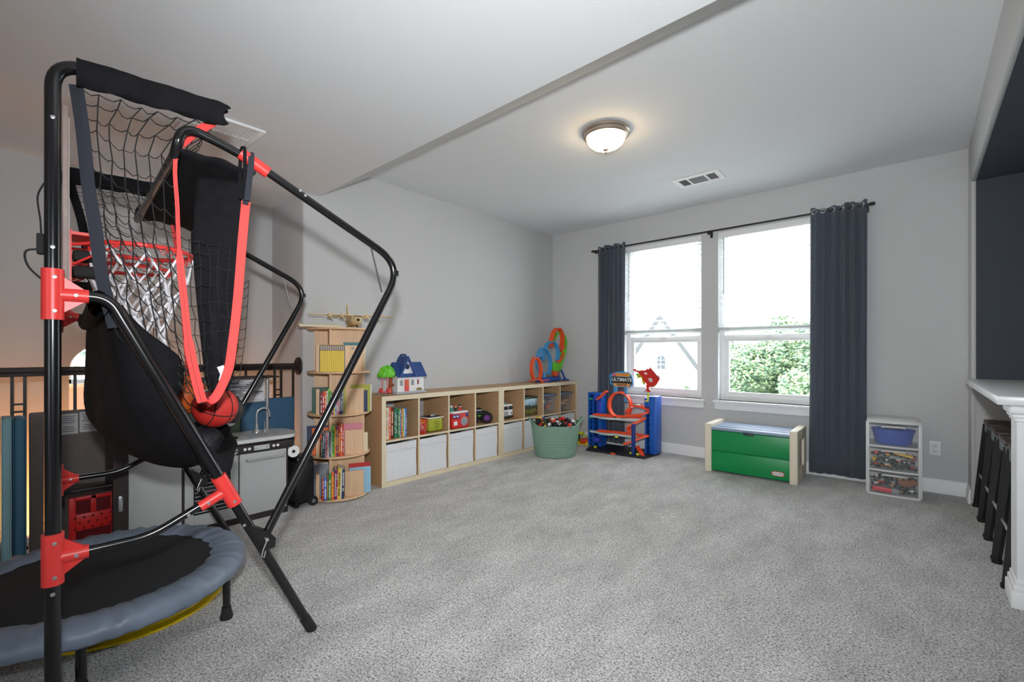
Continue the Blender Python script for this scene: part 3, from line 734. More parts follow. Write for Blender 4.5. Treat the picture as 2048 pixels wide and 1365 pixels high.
# cables and switch box of the score counter behind the near post
MB().tube(smooth_path([P3(0.03, -0.018, 1.645), P3(0.03, -0.032, 1.60), P3(0.02, -0.026, 1.53), P3(0.02, -0.024, 1.47)], 6), 0.0025, 6).build('cable', m_rubber, hb)
MB().tube(smooth_path([P3(0.02, -0.018, 1.445), P3(0.02, -0.055, 1.435), P3(0.02, -0.05, 1.39), P3(0.02, -0.012, 1.345)], 6), 0.0028, 6).build('cable', m_rubber, hb)
MB().rbox(-0.035, -0.005, -0.034, -0.018, 1.43, 1.49, 0.004).build('switch_box', m_rubber, hb)
for (w, d, z) in ((0, 0.0, 1.83), (0, 0.0, 1.45), (0, 0.0, 0.43), (0, 0.33, 0.58), (0, 0.50, 0.50), (0, 0.70, 1.79), (0, 0.72, 1.775), (0, 0.92, 1.16)):
    MB().lathe([(0.0055, 0), (0.0055, 0.003), (0.0001, 0.004)], 10, M=TR(-w+(0.017 if d == 0 else 0.014), d, z) @ RY(PI/2)).build('bolt', m_bolt, hb)

# basketballs in the sling
def basketball(w, d, z, cols, label, rot, r=0.085):
    R0 = hb.matrix_basis @ P3(w, d, z)
    Mw = TR(-1.911, 0.102, 0) @ RZ(-0.063); c = Mw @ P3(w, d, z)
    t = thing('basketball', label, 'ball', (c.x, c.y, c.z-r), group='small basketballs in the sling')
    t.rotation_euler = (0, 0, 0)
    M = TR(0, 0, r) @ RZ(rot) @ RX(rot*1.7)
    MB().ball((0, 0, 0), r, 32, M=M).build('ball_skin', cols[0], t)
    b = MB(); K = r*1.001
    b.tube([M @ Vector((K*math.cos(2*PI*i/40), K*math.sin(2*PI*i/40), 0)) for i in range(40)], 0.0022, 5, closed=True)
    b.tube([M @ Vector((0, K*math.cos(2*PI*i/40), K*math.sin(2*PI*i/40))) for i in range(40)], 0.0022, 5, closed=True)
    for s in (-1, 1):
        b.tube([M @ (Vector((s*(0.35+0.45*abs(math.cos(2*PI*i/40))), 0.75*math.cos(2*PI*i/40), 0.75*math.sin(2*PI*i/40))).normalized()*K) for i in range(40)], 0.0022, 5, closed=True)
    b.build('seam', m_rubber, t)
    if len(cols) > 1:
        def cap(u, v):
            th = 0.62*v+0.02; ph = 2*PI*u; p = Vector((math.sin(th)*math.cos(ph), math.sin(th)*math.sin(ph), math.cos(th)))*(r*1.003)
            return M @ (RX(cols[2]) @ p)
        q = MB(); q.grid(cap, 24, 6); q.build('panel', cols[1], t)
    return t
m_bo = mat('ball_orange', (214, 96, 30), 0.55, bump=(500, 0.3, 0.001)); m_br = mat('ball_red', (205, 48, 40), 0.55, bump=(500, 0.3, 0.001)); m_bk = mat('ball_black', (34, 34, 40), 0.5, bump=(500, 0.3, 0.001)); m_bw = mat('ball_white', (225, 225, 225), 0.5)
basketball(0.52, 0.405, 0.955, [m_bo], 'orange basketball, the upper left one in the black sling', 0.6, 0.086)
basketball(0.38, 0.490, 0.905, [m_br, m_bw, 2.4], 'red basketball in front of the orange one in the black sling', 2.1, 0.086)
basketball(0.62, 0.570, 0.865, [m_bk, m_bw, 0.9], 'black and white basketball, rightmost in the black sling', 1.2, 0.086)
basketball(0.60, 0.35, 0.745, [m_bo], 'orange basketball low in the sling beneath the others', 0.2, 0.082)
basketball(0.40, 0.45, 0.742, [m_bk], 'dark basketball low at the front of the sling', 0.9, 0.082)

# ------------------------------------------------------------------ trampoline and yellow disc
m_pad = mat('slate_blue_vinyl', (116, 128, 145), 0.42, noise=(9, 0.12), bump=(40, 0.25, 0.004))
TC = (-2.546, 0.275)
t = thing('trampoline', 'small round fitness trampoline with black mat and slate blue padded rim', 'trampoline', (TC[0], TC[1], 0))
MB().lathe([(0.0001, 0.222), (0.40, 0.225), (0.41, 0.218), (0.40, 0.212), (0.0001, 0.212)], 72).build('jumping_mat', mat('black_mesh_mat', (30, 31, 34), 0.85, noise=(400, 0.3)), t)
def padf(u, v):
    a = 2*PI*u; prof = [(0.385, 0.224), (0.40, 0.236), (0.45, 0.243), (0.49, 0.238), (0.512, 0.225), (0.522, 0.205), (0.522, 0.182), (0.515, 0.172), (0.50, 0.172)]
    r, z = prof[int(round(v*8))]; k = 0.004*math.sin(37*a+1.5*math.sin(5*a))*math.sin(PI*v)+0.003*math.sin(61*a)*math.sin(PI*v)
    rip = 0.006*math.sin(29*a) if v == 0 else 0
    return ((r+rip)*math.cos(a), (r+rip)*math.sin(a), z+k)
b = MB(); b.grid(padf, 216, 8); b.build('rim_pad', m_pad, t, ang=70)
MB().tube([(0.49*math.cos(2*PI*i/60), 0.49*math.sin(2*PI*i/60), 0.195) for i in range(60)], 0.016, 10, closed=True).build('frame_ring', m_tube, t)
for k in range(6):
    a = math.radians(48.4+60*k); x, y = 0.494*math.cos(a), 0.494*math.sin(a)
    l = MB().cyl((x, y, 0.035), (x, y, 0.19), 0.0145, 12).build('leg', m_tube, t)
    MB().lathe([(0.024, 0), (0.025, 0.012), (0.019, 0.03), (0.018, 0.05)], 14, (x, y, 0)).build('rubber_cap', m_rubber, l)
t = thing('yellow_saucer', 'yellow dished ring with dark squares lying under the trampoline', 'toy', (-2.675, 0.385, 0))
m_yel = mat('yellow_plastic', (235, 200, 20), 0.4)
MB().lathe([(0.355, 0.0), (0.365, 0.004), (0.365, 0.014), (0.355, 0.018), (0.335, 0.02), (0.29, 0.085), (0.25, 0.10), (0.0001, 0.10)], 72).build('dish', m_yel, t)
for k in range(14):
    a = 2*PI*k/14
    def pf(u, v):
        aa = a+(u-0.5)*0.2; r = 0.330-(0.035)*v; z = 0.029+0.05*v
        return ((r+0.002)*math.cos(aa), (r+0.002)*math.sin(aa), z)
    b = MB(); b.grid(pf, 4, 1); b.build('dark_square', m_blackm, t)
# ================================================================== PLAY KITCHEN AND THE THINGS ALONG THE RAILING
m_kgrey = mat('kitchen_grey', (178, 180, 180), 0.55, noise=(300, 0.04))
m_esp = mat('espresso_wood', (44, 34, 34), 0.5)
m_ktop = mat('kitchen_top', (208, 209, 208), 0.4, noise=(200, 0.05))
m_silver = mat('silver_plastic', (190, 193, 196), 0.3, 0.6)
m_black = mat('black_plastic', (24, 24, 26), 0.4)
m_white = mat('white_plastic', (238, 238, 238), 0.4)
t = thing('play_kitchen', 'grey and espresso toy kitchen with tap, oven and tile backsplash', 'toy kitchen', (-3.38, 0.42, 0))
def ky(y): return y-0.42
# carcass
b = MB(); b.box(-0.36, -0.012, ky(0.746), ky(1.368), 0.04, 0.53); b.box(-0.36, -0.002, ky(0.746), ky(1.372), 0.0, 0.04); b.box(-0.36, 0.0, ky(1.361), ky(1.372), 0.04, 0.53); b.box(-0.36, 0, ky(0.741), ky(0.751), 0, 0.53)
b.build('carcass', m_esp, t)
b = MB(); b.box(-0.30, -0.015, ky(0.485), ky(0.744), 0.0, 0.95); b.box(-0.30, 0.0, ky(0.42), ky(0.485), 0.0, 0.95); b.build('fridge_body', m_esp, t)
d = MB().rbox(-0.016, 0.0, ky(0.487), ky(0.74), 0.03, 0.93, 0.003).build('fridge_door', m_kgrey, t)
b = MB(); b.rbox(0.0, 0.02, ky(0.44), ky(0.46), 0.24, 0.33, 0.006); b.build('fridge_handle', m_silver, d)
# oven door
d = MB().rbox(-0.014, 0.002, ky(0.754), ky(1.052), 0.042, 0.458, 0.003).build('oven_door', m_kgrey, t)
MB().rbox(0.0015, 0.004, ky(0.80), ky(1.005), 0.12, 0.355, 0.012).build('oven_window', mat('oven_glass', (34, 34, 38), 0.15), d)
for k in range(9):
    MB().cyl((0.005, ky(0.806), 0.135+0.025*k), (0.005, ky(1.0), 0.135+0.025*k), 0.0016, 6).build('rack_wire', m_white, d)
MB().box(0.004, 0.005, ky(0.83), ky(0.93), 0.252, 0.262).build('rack_item', mat('pink_print', (170, 90, 140), 0.5), d)
def bar(y0, y1, z, par):
    b = MB(); b.tube(arc_path([(0.0, y0, z), (0.032, y0, z), (0.032, y1, z), (0.0, y1, z)], 0.02, 5), 0.008, 10); b.build('handle', m_silver, par)
bar(ky(0.80), ky(1.01), 0.415, d)
d = MB().rbox(-0.014, 0.002, ky(1.060), ky(1.360), 0.042, 0.458, 0.003).build('cupboard_door', m_kgrey, t)
bar(ky(1.10), ky(1.345), 0.415, d)
for (y, z) in ((1.35, 0.43), (1.35, 0.07)): MB().lathe([(0.005, 0), (0.005, 0.002), (0.0001, 0.003)], 10, M=TR(0.002, ky(y), z) @ RY(PI/2)).build('bolt', m_bolt, d)
# control panel
cp = MB().rbox(-0.02, 0.006, ky(0.746), ky(1.405), 0.463, 0.515, 0.003).build('control_panel', m_esp, t)
MB().rbox(0.004, 0.010, ky(1.145), ky(1.245), 0.474, 0.506, 0.006).build('display', mat('display_grey', (196, 200, 200), 0.4), cp)
for y in (1.153, 1.163, 1.225, 1.235): MB().lathe([(0.003, 0), (0.003, 0.002)], 8, M=TR(0.010, ky(y), 0.49) @ RY(PI/2)).build('display_key', m_esp, cp)
for y in (1.09, 1.117, 1.272, 1.299):
    MB().lathe([(0.0095, 0), (0.0095, 0.005), (0.006, 0.007), (0.0001, 0.006)], 16, M=TR(0.006, ky(y), 0.49) @ RY(PI/2)).build('button', m_white, cp)
kb = MB().lathe([(0.026, 0), (0.026, 0.010), (0.022, 0.018), (0.0001, 0.018)], 24, M=TR(0.006, ky(1.02), 0.489) @ RY(PI/2)).build('knob', m_silver, cp)
MB().box(0.024, 0.028, ky(1.02)-0.02, ky(1.02)+0.02, 0.486, 0.492, ).build('knob_mark', m_black, kb)
MB().rbox(0.004, 0.010, ky(0.90), ky(0.965), 0.474, 0.504, 0.006).build('display', mat('display_grey', (196, 200, 200), 0.4), cp)
# countertop with a rounded right end, built round the sink opening
Z0, Z1 = 0.532, 0.556; SY0, SY1, SX0, SX1 = ky(1.145), ky(1.335), -0.19, -0.035
b = MB(); b.box(-0.36, 0.022, ky(0.746), SY0, Z0, Z1); b.box(SX1, 0.022, SY0, SY1, Z0, Z1); b.box(-0.36, SX0, SY0, SY1, Z0, Z1)
pts = [(-0.36, SY1), (0.022, SY1)]
for i in range(1, 16):
    a = -PI/2+PI*i/16; pts.append((-0.169-0.191*math.sin(a), SY1+0.02+(ky(1.475)-SY1-0.02)*math.cos(a)))
b.prism(pts, Z0, Z1); b.build('countertop', m_ktop, t)
b = MB(); b.box(SX0, SX1, SY0, SY1, 0.49, 0.494)
for (x0, x1, y0, y1) in ((SX0, SX0+0.004, SY0, SY1), (SX1-0.004, SX1, SY0, SY1), (SX0, SX1, SY0, SY0+0.004), (SX0, SX1, SY1-0.004, SY1)): b.box(x0, x1, y0, y1, 0.494, 0.5575)
b.build('sink', m_silver, t)
b = MB(); b.lathe([(0.026, 0.556), (0.022, 0.575), (0.013, 0.585), (0.012, 0.62)], 18, (-0.235, ky(1.245), 0))
b.tube(smooth_path([(-0.235, ky(1.245), 0.60), (-0.235, ky(1.245), 0.69), (-0.232, ky(1.262), 0.722), (-0.228, ky(1.295), 0.732), (-0.224, ky(1.322), 0.715), (-0.222, ky(1.33), 0.665)], 6), 0.0085, 12)
b.build('tap', m_silver, t)
b = MB(); b.lathe([(0.013, 0.556), (0.012, 0.578), (0.0001, 0.58)], 14, (-0.215, ky(1.295), 0)); b.cyl((-0.215, ky(1.295), 0.575), (-0.20, ky(1.285), 0.64), 0.006, 10, 0.003); b.build('tap_lever', m_silver, t)
for (x, y) in ((-0.11, 1.02), (-0.26, 0.99), (-0.11, 0.85), (-0.26, 0.84)):
    q = MB().lathe([(0.062, 0.5565), (0.064, 0.562), (0.056, 0.566), (0.0001, 0.566)], 28, (x, ky(y), 0)).build('burner', m_black, t)
    MB().tube([(x+0.04*math.cos(2*PI*i/24), ky(y)+0.04*math.sin(2*PI*i/24), 0.567) for i in range(24)], 0.004, 6, closed=True).build('burner_ring', mat('burner_grey', (80, 82, 86), 0.4), q)
MB().cyl((-0.335, ky(1.354), 0.556), (-0.335, ky(1.354), 0.955), 0.012, 14).build('shelf_post', m_silver, t)
MB().rbox(-0.40, -0.21, ky(0.744), ky(1.395), 0.955, 0.967, 0.003).build('top_shelf', m_esp, t)
bs = MB().box(-0.352, -0.345, ky(0.744), ky(1.34), 0.775, 0.955).build('backsplash', mat('grout_white', (222, 222, 224), 0.5), t)
m_tiles = [mat('tile_%d' % i, c, 0.4) for i, c in enumerate(((205, 205, 210), (150, 150, 156), (118, 118, 124), (232, 232, 236)))]
tl = [MB().box(0, 0.0025, 0.001, 0.069, 0.0015, 0.0125).mesh('tile', m, False) for m in m_tiles]
rr = random.Random(4)
for r in range(12):
    for c in range(-1, 9):
        y = ky(0.744)+0.070*c+(r % 3)*0.023
        if y < ky(0.744) or y+0.07 > ky(1.34): continue
        o = bpy.data.objects.new('tile', tl[rr.choice((0, 0, 1, 2, 3, 3))]); COL.objects.link(o); o.parent = bs; o.location = (-0.345, y, 0.782+0.0142*r)
MB().box(-0.352, -0.335, ky(0.744), ky(1.345), 0.768, 0.776).build('backsplash_rail', m_silver, t)
b = MB(); M = TR(-0.03, ky(1.372), 0.415) @ RX(-PI/2)
b.lathe([(0.012, 0), (0.042, 0), (0.042, 0.055), (0.012, 0.055), (0.012, 0)], 28, M=TR(-0.055, ky(1.412), 0.425) @ RY(PI/2)); b.build('paper_roll', m_white, t)
MB().cyl((-0.07, ky(1.412), 0.425), (0.006, ky(1.412), 0.425), 0.009, 12).build('roll_holder', m_black, t)
MB().box(-0.05, -0.035, ky(1.372), ky(1.412), 0.42, 0.43).build('roll_bracket', m_esp, t)

# folding foam mats and panels
def slab(name, label, x0, x1, y0, y1, z1, m, r=0.012, tilt=0.0):
    t = thing(name, label, 'foam mat', ((x0+x1)/2, (y0+y1)/2, 0))
    hx, hy = (x1-x0)/2, (y1-y0)/2
    MB().rbox(-hx, hx, -hy, hy, 0.002, z1, r, seg=3).build('cover', m, t)
    b = MB()
    for s in (-1, 1): b.tube([(-hx+0.004, s*(hy-0.002), z1-0.002), (hx-0.004, s*(hy-0.002), z1-0.002), (hx-0.002, s*(hy-0.002), z1-0.006), (hx-0.002, s*(hy-0.002), 0.006)], 0.0022, 6)
    b.build('piping', m, t)
    return t
m_teal = mat('teal_blue_vinyl', (62, 108, 134), 0.7, bump=(300, 0.2, 0.002)); m_lblue = mat('pale_blue_vinyl', (134, 174, 184), 0.7, bump=(300, 0.2, 0.002))
m_navyf = mat('navy_vinyl', (32, 58, 84), 0.7, bump=(300, 0.2, 0.002)); m_green = mat('sage_green_vinyl', (112, 140, 118), 0.7, bump=(300, 0.2, 0.002)); m_blue = mat('denim_blue_vinyl', (60, 100, 132), 0.7, bump=(300, 0.2, 0.002))
slab('foam_mat', 'navy foam mat panel at the left picture edge by the railing', -3.82, -3.59, -0.055, -0.002, 0.785, m_navyf)
slab('foam_mat', 'pale blue foam mat panel standing between two darker blue ones', -3.82, -3.585, 0.0, 0.038, 0.788, m_lblue)
slab('foam_mat', 'teal blue foam mat panel beside the grey board', -3.82, -3.60, 0.041, 0.092, 0.785, m_teal, 0.02)
slab('foam_mat', 'sage green foam mat panel standing behind the toy kitchen', -3.815, -3.765, 0.80, 1.185, 0.775, m_green)
slab('foam_mat', 'denim blue foam mat panel behind the toy sink tap', -3.815, -3.765, 1.19, 1.575, 0.785, m_blue)
t = thing('padded_board', 'grey-brown padded board with paper labels leaning on the railing', 'board', (-3.72, 0.29, 0))
M = RY(math.radians(-3))
MB().rbox(-0.022, 0.022, -0.185, 0.185, 0.002, 0.80, 0.010, M=M).build('board', mat('taupe_cloth', (112, 104, 100), 0.9, noise=(150, 0.18), bump=(400, 0.4, 0.002)), t)
m_paper = mat('paper_label', (196, 196, 196), 0.8)
m_ink = mat('print_grey', (120, 122, 124), 0.8)
for (y0, y1, z0, z1) in ((-0.07, 0.015, 0.66, 0.78), (0.022, 0.11, 0.665, 0.785)):
    l = MB().box(0.0225, 0.0235, y0, y1, z0, z1, M).build('label', m_paper, t)
    b = MB()
    for k in range(8):
        if k == 4: continue
        b.box(0.0236, 0.0240, y0+0.010+0.004*(k % 3), y1-0.010-0.006*(k % 2), z1-0.018-0.0125*k, z1-0.013-0.0125*k, M)
    b.build('printed_lines', m_ink, l)

# red folding crate cart
t = thing('crate_cart', 'folded red plastic crate cart with black pull handle behind the trampoline', 'cart', (-3.46, 0.345, 0))
m_cr = mat('crate_red', (196, 30, 30), 0.4); m_crd = mat('crate_dark_red', (92, 14, 22), 0.3); m_grey = mat('grey_plastic', (110, 118, 126), 0.5)
b = MB()
for (y0, y1, z0, z1) in ((-0.1, -0.072, 0.06, 0.345), (0.072, 0.1, 0.06, 0.345), (-0.012, 0.012, 0.245, 0.345), (-0.072, 0.072, 0.325, 0.345), (-0.072, 0.072, 0.16, 0.25)): b.rbox(-0.02, 0.02, y0, y1, z0, z1, 0.003)
b.build('crate_panel', m_cr, t)
MB().box(-0.018, 0.008, -0.075, 0.075, 0.06, 0.335).build('crate_inner', m_crd, t)
for r in range(3):
    for c in range(5):
        y = -0.075+0.036*c+(0.018 if r % 2 else 0)
        if y > 0.078: continue
        MB().lathe([(0.006, 0), (0.006, 0.002)], 8, M=TR(0.0195, y, 0.172+0.03*r) @ RY(PI/2)).build('crate_hole', m_crd, t)
b = MB(); b.rbox(-0.025, 0.025, -0.105, -0.078, 0.0, 0.09, 0.004); b.rbox(-0.025, 0.025, 0.078, 0.105, 0.0, 0.09, 0.004); b.rbox(-0.025, 0.025, -0.105, 0.105, 0.04, 0.06, 0.004); b.build('base_corner', m_grey, t)
b = MB(); b.tube(arc_path([(0.025, -0.125, 0.31), (0.03, -0.125, 0.385), (0.03, 0.125, 0.385), (0.025, 0.125, 0.31)], 0.02, 5), 0.011, 10); b.tube([(-0.01, -0.10, 0.34), (-0.01, 0.12, 0.345)], 0.008, 8); b.build('handle', m_black, t)

# black rolling case
t = thing('rolling_case', 'black wheeled case standing between the toy kitchen and the round bookcase', 'case', (-3.47, 1.508, 0))
MB().rbox(-0.10, 0.085, -0.075, 0.062, 0.03, 0.33, 0.02, seg=3).build('shell', mat('case_fabric', (30, 30, 33), 0.8, noise=(60, 0.2), bump=(300, 0.4, 0.003)), t)
MB().rbox(-0.095, 0.08, -0.07, 0.055, 0.325, 0.37, 0.016).build('lid', m_black, t)
for (x, y) in ((0.075, 0.045), (-0.085, 0.045)):
    w = MB().lathe([(0.012, -0.014), (0.034, -0.014), (0.036, 0), (0.034, 0.014), (0.012, 0.014)], 24, M=TR(x+0.012, y, 0.036) @ RY(PI/2)).build('wheel', m_rubber, t)
    MB().lathe([(0.014, -0.018), (0.014, 0.018)], 14, M=TR(x+0.012, y, 0.036) @ RY(PI/2)).build('hub', m_grey, w)
MB().rbox(-0.09, 0.075, -0.08, -0.05, 0.0, 0.04, 0.005).build('foot', m_black, t)
b = MB(); b.tube(arc_path([(-0.08, -0.02, 0.365), (-0.08, -0.02, 0.39), (-0.02, -0.02, 0.39), (-0.02, -0.02, 0.365)], 0.012, 4), 0.007, 8); b.build('grip', m_rubber, t)
# ================================================================== ROUND BOOKCASE AND BOOKS
m_wood = mat('blond_wood', (222, 184, 146), 0.5, noise=(7, 0.10, (6, 6, 0.6)), bump=(60, 0.05, 0.002))
m_woode = mat('blond_wood_edge', (206, 160, 118), 0.5, noise=(9, 0.12, (5, 5, 1)))
m_pages = mat('book_pages', (222, 216, 204), 0.9)
BC = Vector((-3.482, 1.812, 0)); BR = 0.238
vx = Vector((3.482, -1.812)).normalized()              # towards the camera
ALPHA = math.atan2(-vx.x, vx.y)                        # local +Y... front direction angle
bc = thing('round_bookcase', 'tall round four-tier revolving wooden bookcase full of books', 'bookcase', BC, math.atan2(vx.y, vx.x)+PI/2)
# local frame: -Y faces the camera, +X to the right of the picture
DISC = [0.012, 0.335, 0.655, 0.980, 1.320]
for z in DISC:
    MB().lathe([(0.0001, z), (BR-0.004, z), (BR, z+0.004), (BR, z+0.013), (BR-0.004, z+0.017), (0.0001, z+0.017)], 64).build('shelf_disc', m_wood, bc)
MB().lathe([(0.17, 0), (0.17, 0.012)], 40).build('plinth', m_woode, bc)
# upright boards: pinwheel of four per tier
for i in range(4):
    z0 = DISC[i]+0.017; z1 = DISC[i+1]
    for k in range(4):
        M = RZ(math.radians(4)+k*PI/2)
        MB().box(-0.075, 0.185, -0.082, -0.068, z0, z1, M).build('upright', m_wood, bc)
    # short book stops at the ends
    h = (z1-z0)*0.62
    for k in range(4):
        M = RZ(math.radians(4)+k*PI/2)
        MB().box(0.03, 0.16, -0.175, -0.164, z0, z0+h, M).build('side_board', m_wood, bc)
        MB().box(-0.165, -0.152, -0.17, -0.075, z0, z0+h, M).build('book_end', m_wood, bc)

ORD = ['first', 'second', 'third', 'fourth', 'fifth', 'sixth', 'seventh', 'eighth', 'ninth', 'tenth', 'eleventh', 'twelfth', 'thirteenth', 'fourteenth', 'fifteenth', 'sixteenth', 'seventeenth', 'eighteenth']
COLN = {'red': (190, 44, 40), 'blue': (62, 112, 190), 'green': (48, 140, 62), 'orange': (226, 104, 40), 'purple': (104, 44, 92), 'yellow': (228, 196, 60), 'navy': (34, 50, 84), 'white': (230, 230, 226), 'pink': (212, 134, 150), 'lime': (122, 190, 60), 'maroon': (120, 32, 34), 'grey': (140, 146, 156), 'teal': (50, 120, 130), 'brown': (140, 92, 56), 'cream': (230, 216, 180), 'lightblue': (150, 196, 222), 'magenta': (176, 50, 110), 'black': (40, 42, 46), 'olive': (170, 170, 60), 'darkgreen': (34, 84, 66)}
def bmat(c): return mat('book_'+c, COLN[c], 0.5)
def book(M, th, h, dp, col, title, label, group, lean=0.0, pages_only=False):
    """spine faces local -Y; x is thickness; base at z=0"""
    o = bpy.data.objects.new('book', None); COL.objects.link(o); o.empty_display_size = 0.03
    o.matrix_basis = M @ RY(lean); tag(o, label, 'book', group)
    b = MB(); c = 0.0016
    b.box(0, c, 0, dp, 0, h); b.box(th-c, th, 0, dp, 0, h); b.rbox(0, th, -0.002, 0.001, 0, h, 0.0014, seg=1); b.build('cover', bmat(col), o, smooth=False)
    MB().box(c, th-c, 0.001, dp-0.003, 0.002, h-0.002).build('pages', m_pages, o, smooth=False)
    if title == 'BAND':
        MB().box(0.0006, th-0.0006, -0.0030, -0.0018, h*0.78, h*0.985).build('spine_band', mat('book_plum', (84, 30, 48), 0.5), o, smooth=False)
        MB().box(th*0.35, th*0.65, -0.0034, -0.0028, h*0.80, h*0.96).build('spine_mark', mat('book_white', COLN['white'], 0.5), o, smooth=False)
    elif title and th > 0.006:
        b = MB(); rr = random.Random(sum(map(ord, label)) + int(h*1000)); z = h*0.12
        while z < h*0.86:
            l = rr.uniform(0.005, 0.014)
            if rr.random() < 0.8: b.box(th*0.28, th*0.72, -0.0028, -0.0018, z, z+l)
            z += l+0.003
        b.build('spine_title', mat('book_'+title, COLN[title], 0.5), o, smooth=False)
    return o
def fmt(c): return {'lightblue': 'light blue', 'darkgreen': 'dark green'}.get(c, c)
def row(M0, items, where, group, x=0.0, gap=0.0006, same=None, fat=1.0):
    for i, it in enumerate(items):
        th, h, dp, col, title = it[:5]; th *= fat; lean = it[5] if len(it) > 5 else 0.0; fwd = it[6] if len(it) > 6 else 0.0
        lab = (same % ORD[i]) if same else '%s %s book, %s from the left %s' % ('thin' if th < 0.010 else ('thick' if th > 0.018 else 'slim'), fmt(col), ORD[i], where)
        book(M0 @ TR(x, -fwd, 0), th, h, dp, col, title, lab, group, lean); x += th+gap
BM = Matrix.Translation(BC) @ RZ(math.atan2(vx.y, vx.x)+PI/2) @ RZ(math.radians(4))
def tierM(i, y=-0.205): return BM @ TR(0, y, DISC[i]+0.0172)
# front pockets (books face the camera)
row(tierM(3, -0.20) @ TR(-0.148, 0, 0), [(0.0125, 0.205, 0.11, 'yellow', 'BAND')]*13, '', 'yellow series on the top tier', same='yellow paperback with plum spine top, %s from the left on the top bookcase tier')
row(tierM(2, -0.215) @ TR(-0.148, 0, 0), [(0.012, 0.165, 0.11, 'maroon', 'white'), (0.013, 0.175, 0.12, 'red', 'white'), (0.012, 0.178, 0.12, 'orange', 'white'), (0.008, 0.18, 0.12, 'white', 'green'), (0.016, 0.196, 0.13, 'lime', 'black'), (0.008, 0.175, 0.12, 'green', 'white'), (0.010, 0.15, 0.12, 'magenta', 'white'), (0.007, 0.16, 0.12, 'yellow', None), (0.010, 0.18, 0.12, 'lightblue', 'navy'), (0.014, 0.20, 0.13, 'pink', 'white'), (0.009, 0.19, 0.13, 'purple', 'white'), (0.010, 0.215, 0.13, 'navy', 'white'), (0.008, 0.225, 0.13, 'grey', 'white'), (0.012, 0.222, 0.13, 'olive', None)], 'on the third bookcase tier', 'books on the third tier up', fat=1.14)
row(tierM(1, -0.218) @ TR(-0.142, 0, 0), [(0.009, 0.13, 0.12, 'darkgreen', 'white'), (0.012, 0.18, 0.13, 'navy', 'white'), (0.006, 0.185, 0.13, 'grey', 'white'), (0.011, 0.188, 0.13, 'pink', 'maroon'), (0.006, 0.186, 0.13, 'white', None), (0.007, 0.19, 0.13, 'grey', 'navy'), (0.006, 0.19, 0.13, 'black', 'white'), (0.006, 0.19, 0.13, 'white', 'grey'), (0.016, 0.235, 0.14, 'lime', 'darkgreen'), (0.009, 0.225, 0.13, 'orange', 'yellow'), (0.012, 0.228, 0.13, 'purple', 'yellow'), (0.012, 0.235, 0.13, 'red', 'yellow'), (0.014, 0.245, 0.14, 'orange', 'white'), (0.007, 0.24, 0.13, 'red', 'white')], 'on the second bookcase tier', 'books on the second tier up', fat=1.14)
row(tierM(0, -0.228) @ TR(-0.136, 0, 0), [(0.010, 0.165, 0.12, 'red', 'white', 0.01), (0.018, 0.172, 0.13, 'blue', 'white', 0.01), (0.009, 0.180, 0.13, 'brown', 'yellow', 0.01), (0.016, 0.205, 0.14, 'green', 'white', 0.01, 0.008), (0.018, 0.21, 0.14, 'orange', 'yellow', 0.01), (0.012, 0.225, 0.14, 'purple', 'white', 0.02), (0.008, 0.222, 0.14, 'magenta', 'white', 0.02), (0.017, 0.235, 0.14, 'yellow', 'black', 0.025), (0.007, 0.23, 0.14, 'white', None, 0.03), (0.015, 0.225, 0.14, 'navy', 'white', 0.035)], 'on the bottom bookcase tier', 'books on the bottom tier', fat=1.14)
# right-hand pockets: spines turn to the picture's right, books seen flat
def RP(i, y0): return BM @ RZ(PI/2) @ TR(y0, -0.205, DISC[i]+0.0172)
def flatbook(i, x, th, h, dp, col, title, label, yy=-0.205):
    book(BM @ RZ(PI/2) @ TR(x, yy, DISC[i]+0.0172), th, h, dp, col, title, label, 'books in the right pockets')
flatbook(3, -0.10, 0.016, 0.20, 0.12, 'cream', 'purple', 'cream book with purple spine ends at the right of the top tier', -0.19)
flatbook(3, -0.135, 0.004, 0.225, 0.15, 'teal', None, 'thin teal-edged book behind the top tier side board', -0.17)
flatbook(2, -0.125, 0.012, 0.215, 0.15, 'olive', 'navy', 'yellow-green bordered book at the right of the third tier up', -0.225)
flatbook(2, -0.110, 0.018, 0.210, 0.16, 'white', None, 'large white book sticking out at the right of the third tier up', -0.235)
flatbook(2, -0.14, 0.010, 0.17, 0.14, 'navy', 'white', 'dark navy book beside the white one on the third tier up', -0.20)
flatbook(1, -0.115, 0.022, 0.150, 0.13, 'cream', None, 'pale cream book at the right of the second tier up', -0.205)
flatbook(1, -0.14, 0.012, 0.235, 0.15, 'pink', 'white', 'rose-topped book behind the side board of the second tier up', -0.16)
flatbook(0, -0.138, 0.014, 0.205, 0.16, 'lightblue', None, 'tall light blue book at the right of the bottom tier', -0.225)
flatbook(0, -0.120, 0.010, 0.235, 0.16, 'red', None, 'red-topped book beside the light blue one on the bottom tier', -0.222)
flatbook(0, -0.10, 0.012, 0.21, 0.15, 'teal', None, 'teal book outermost at the right of the bottom tier', -0.222)
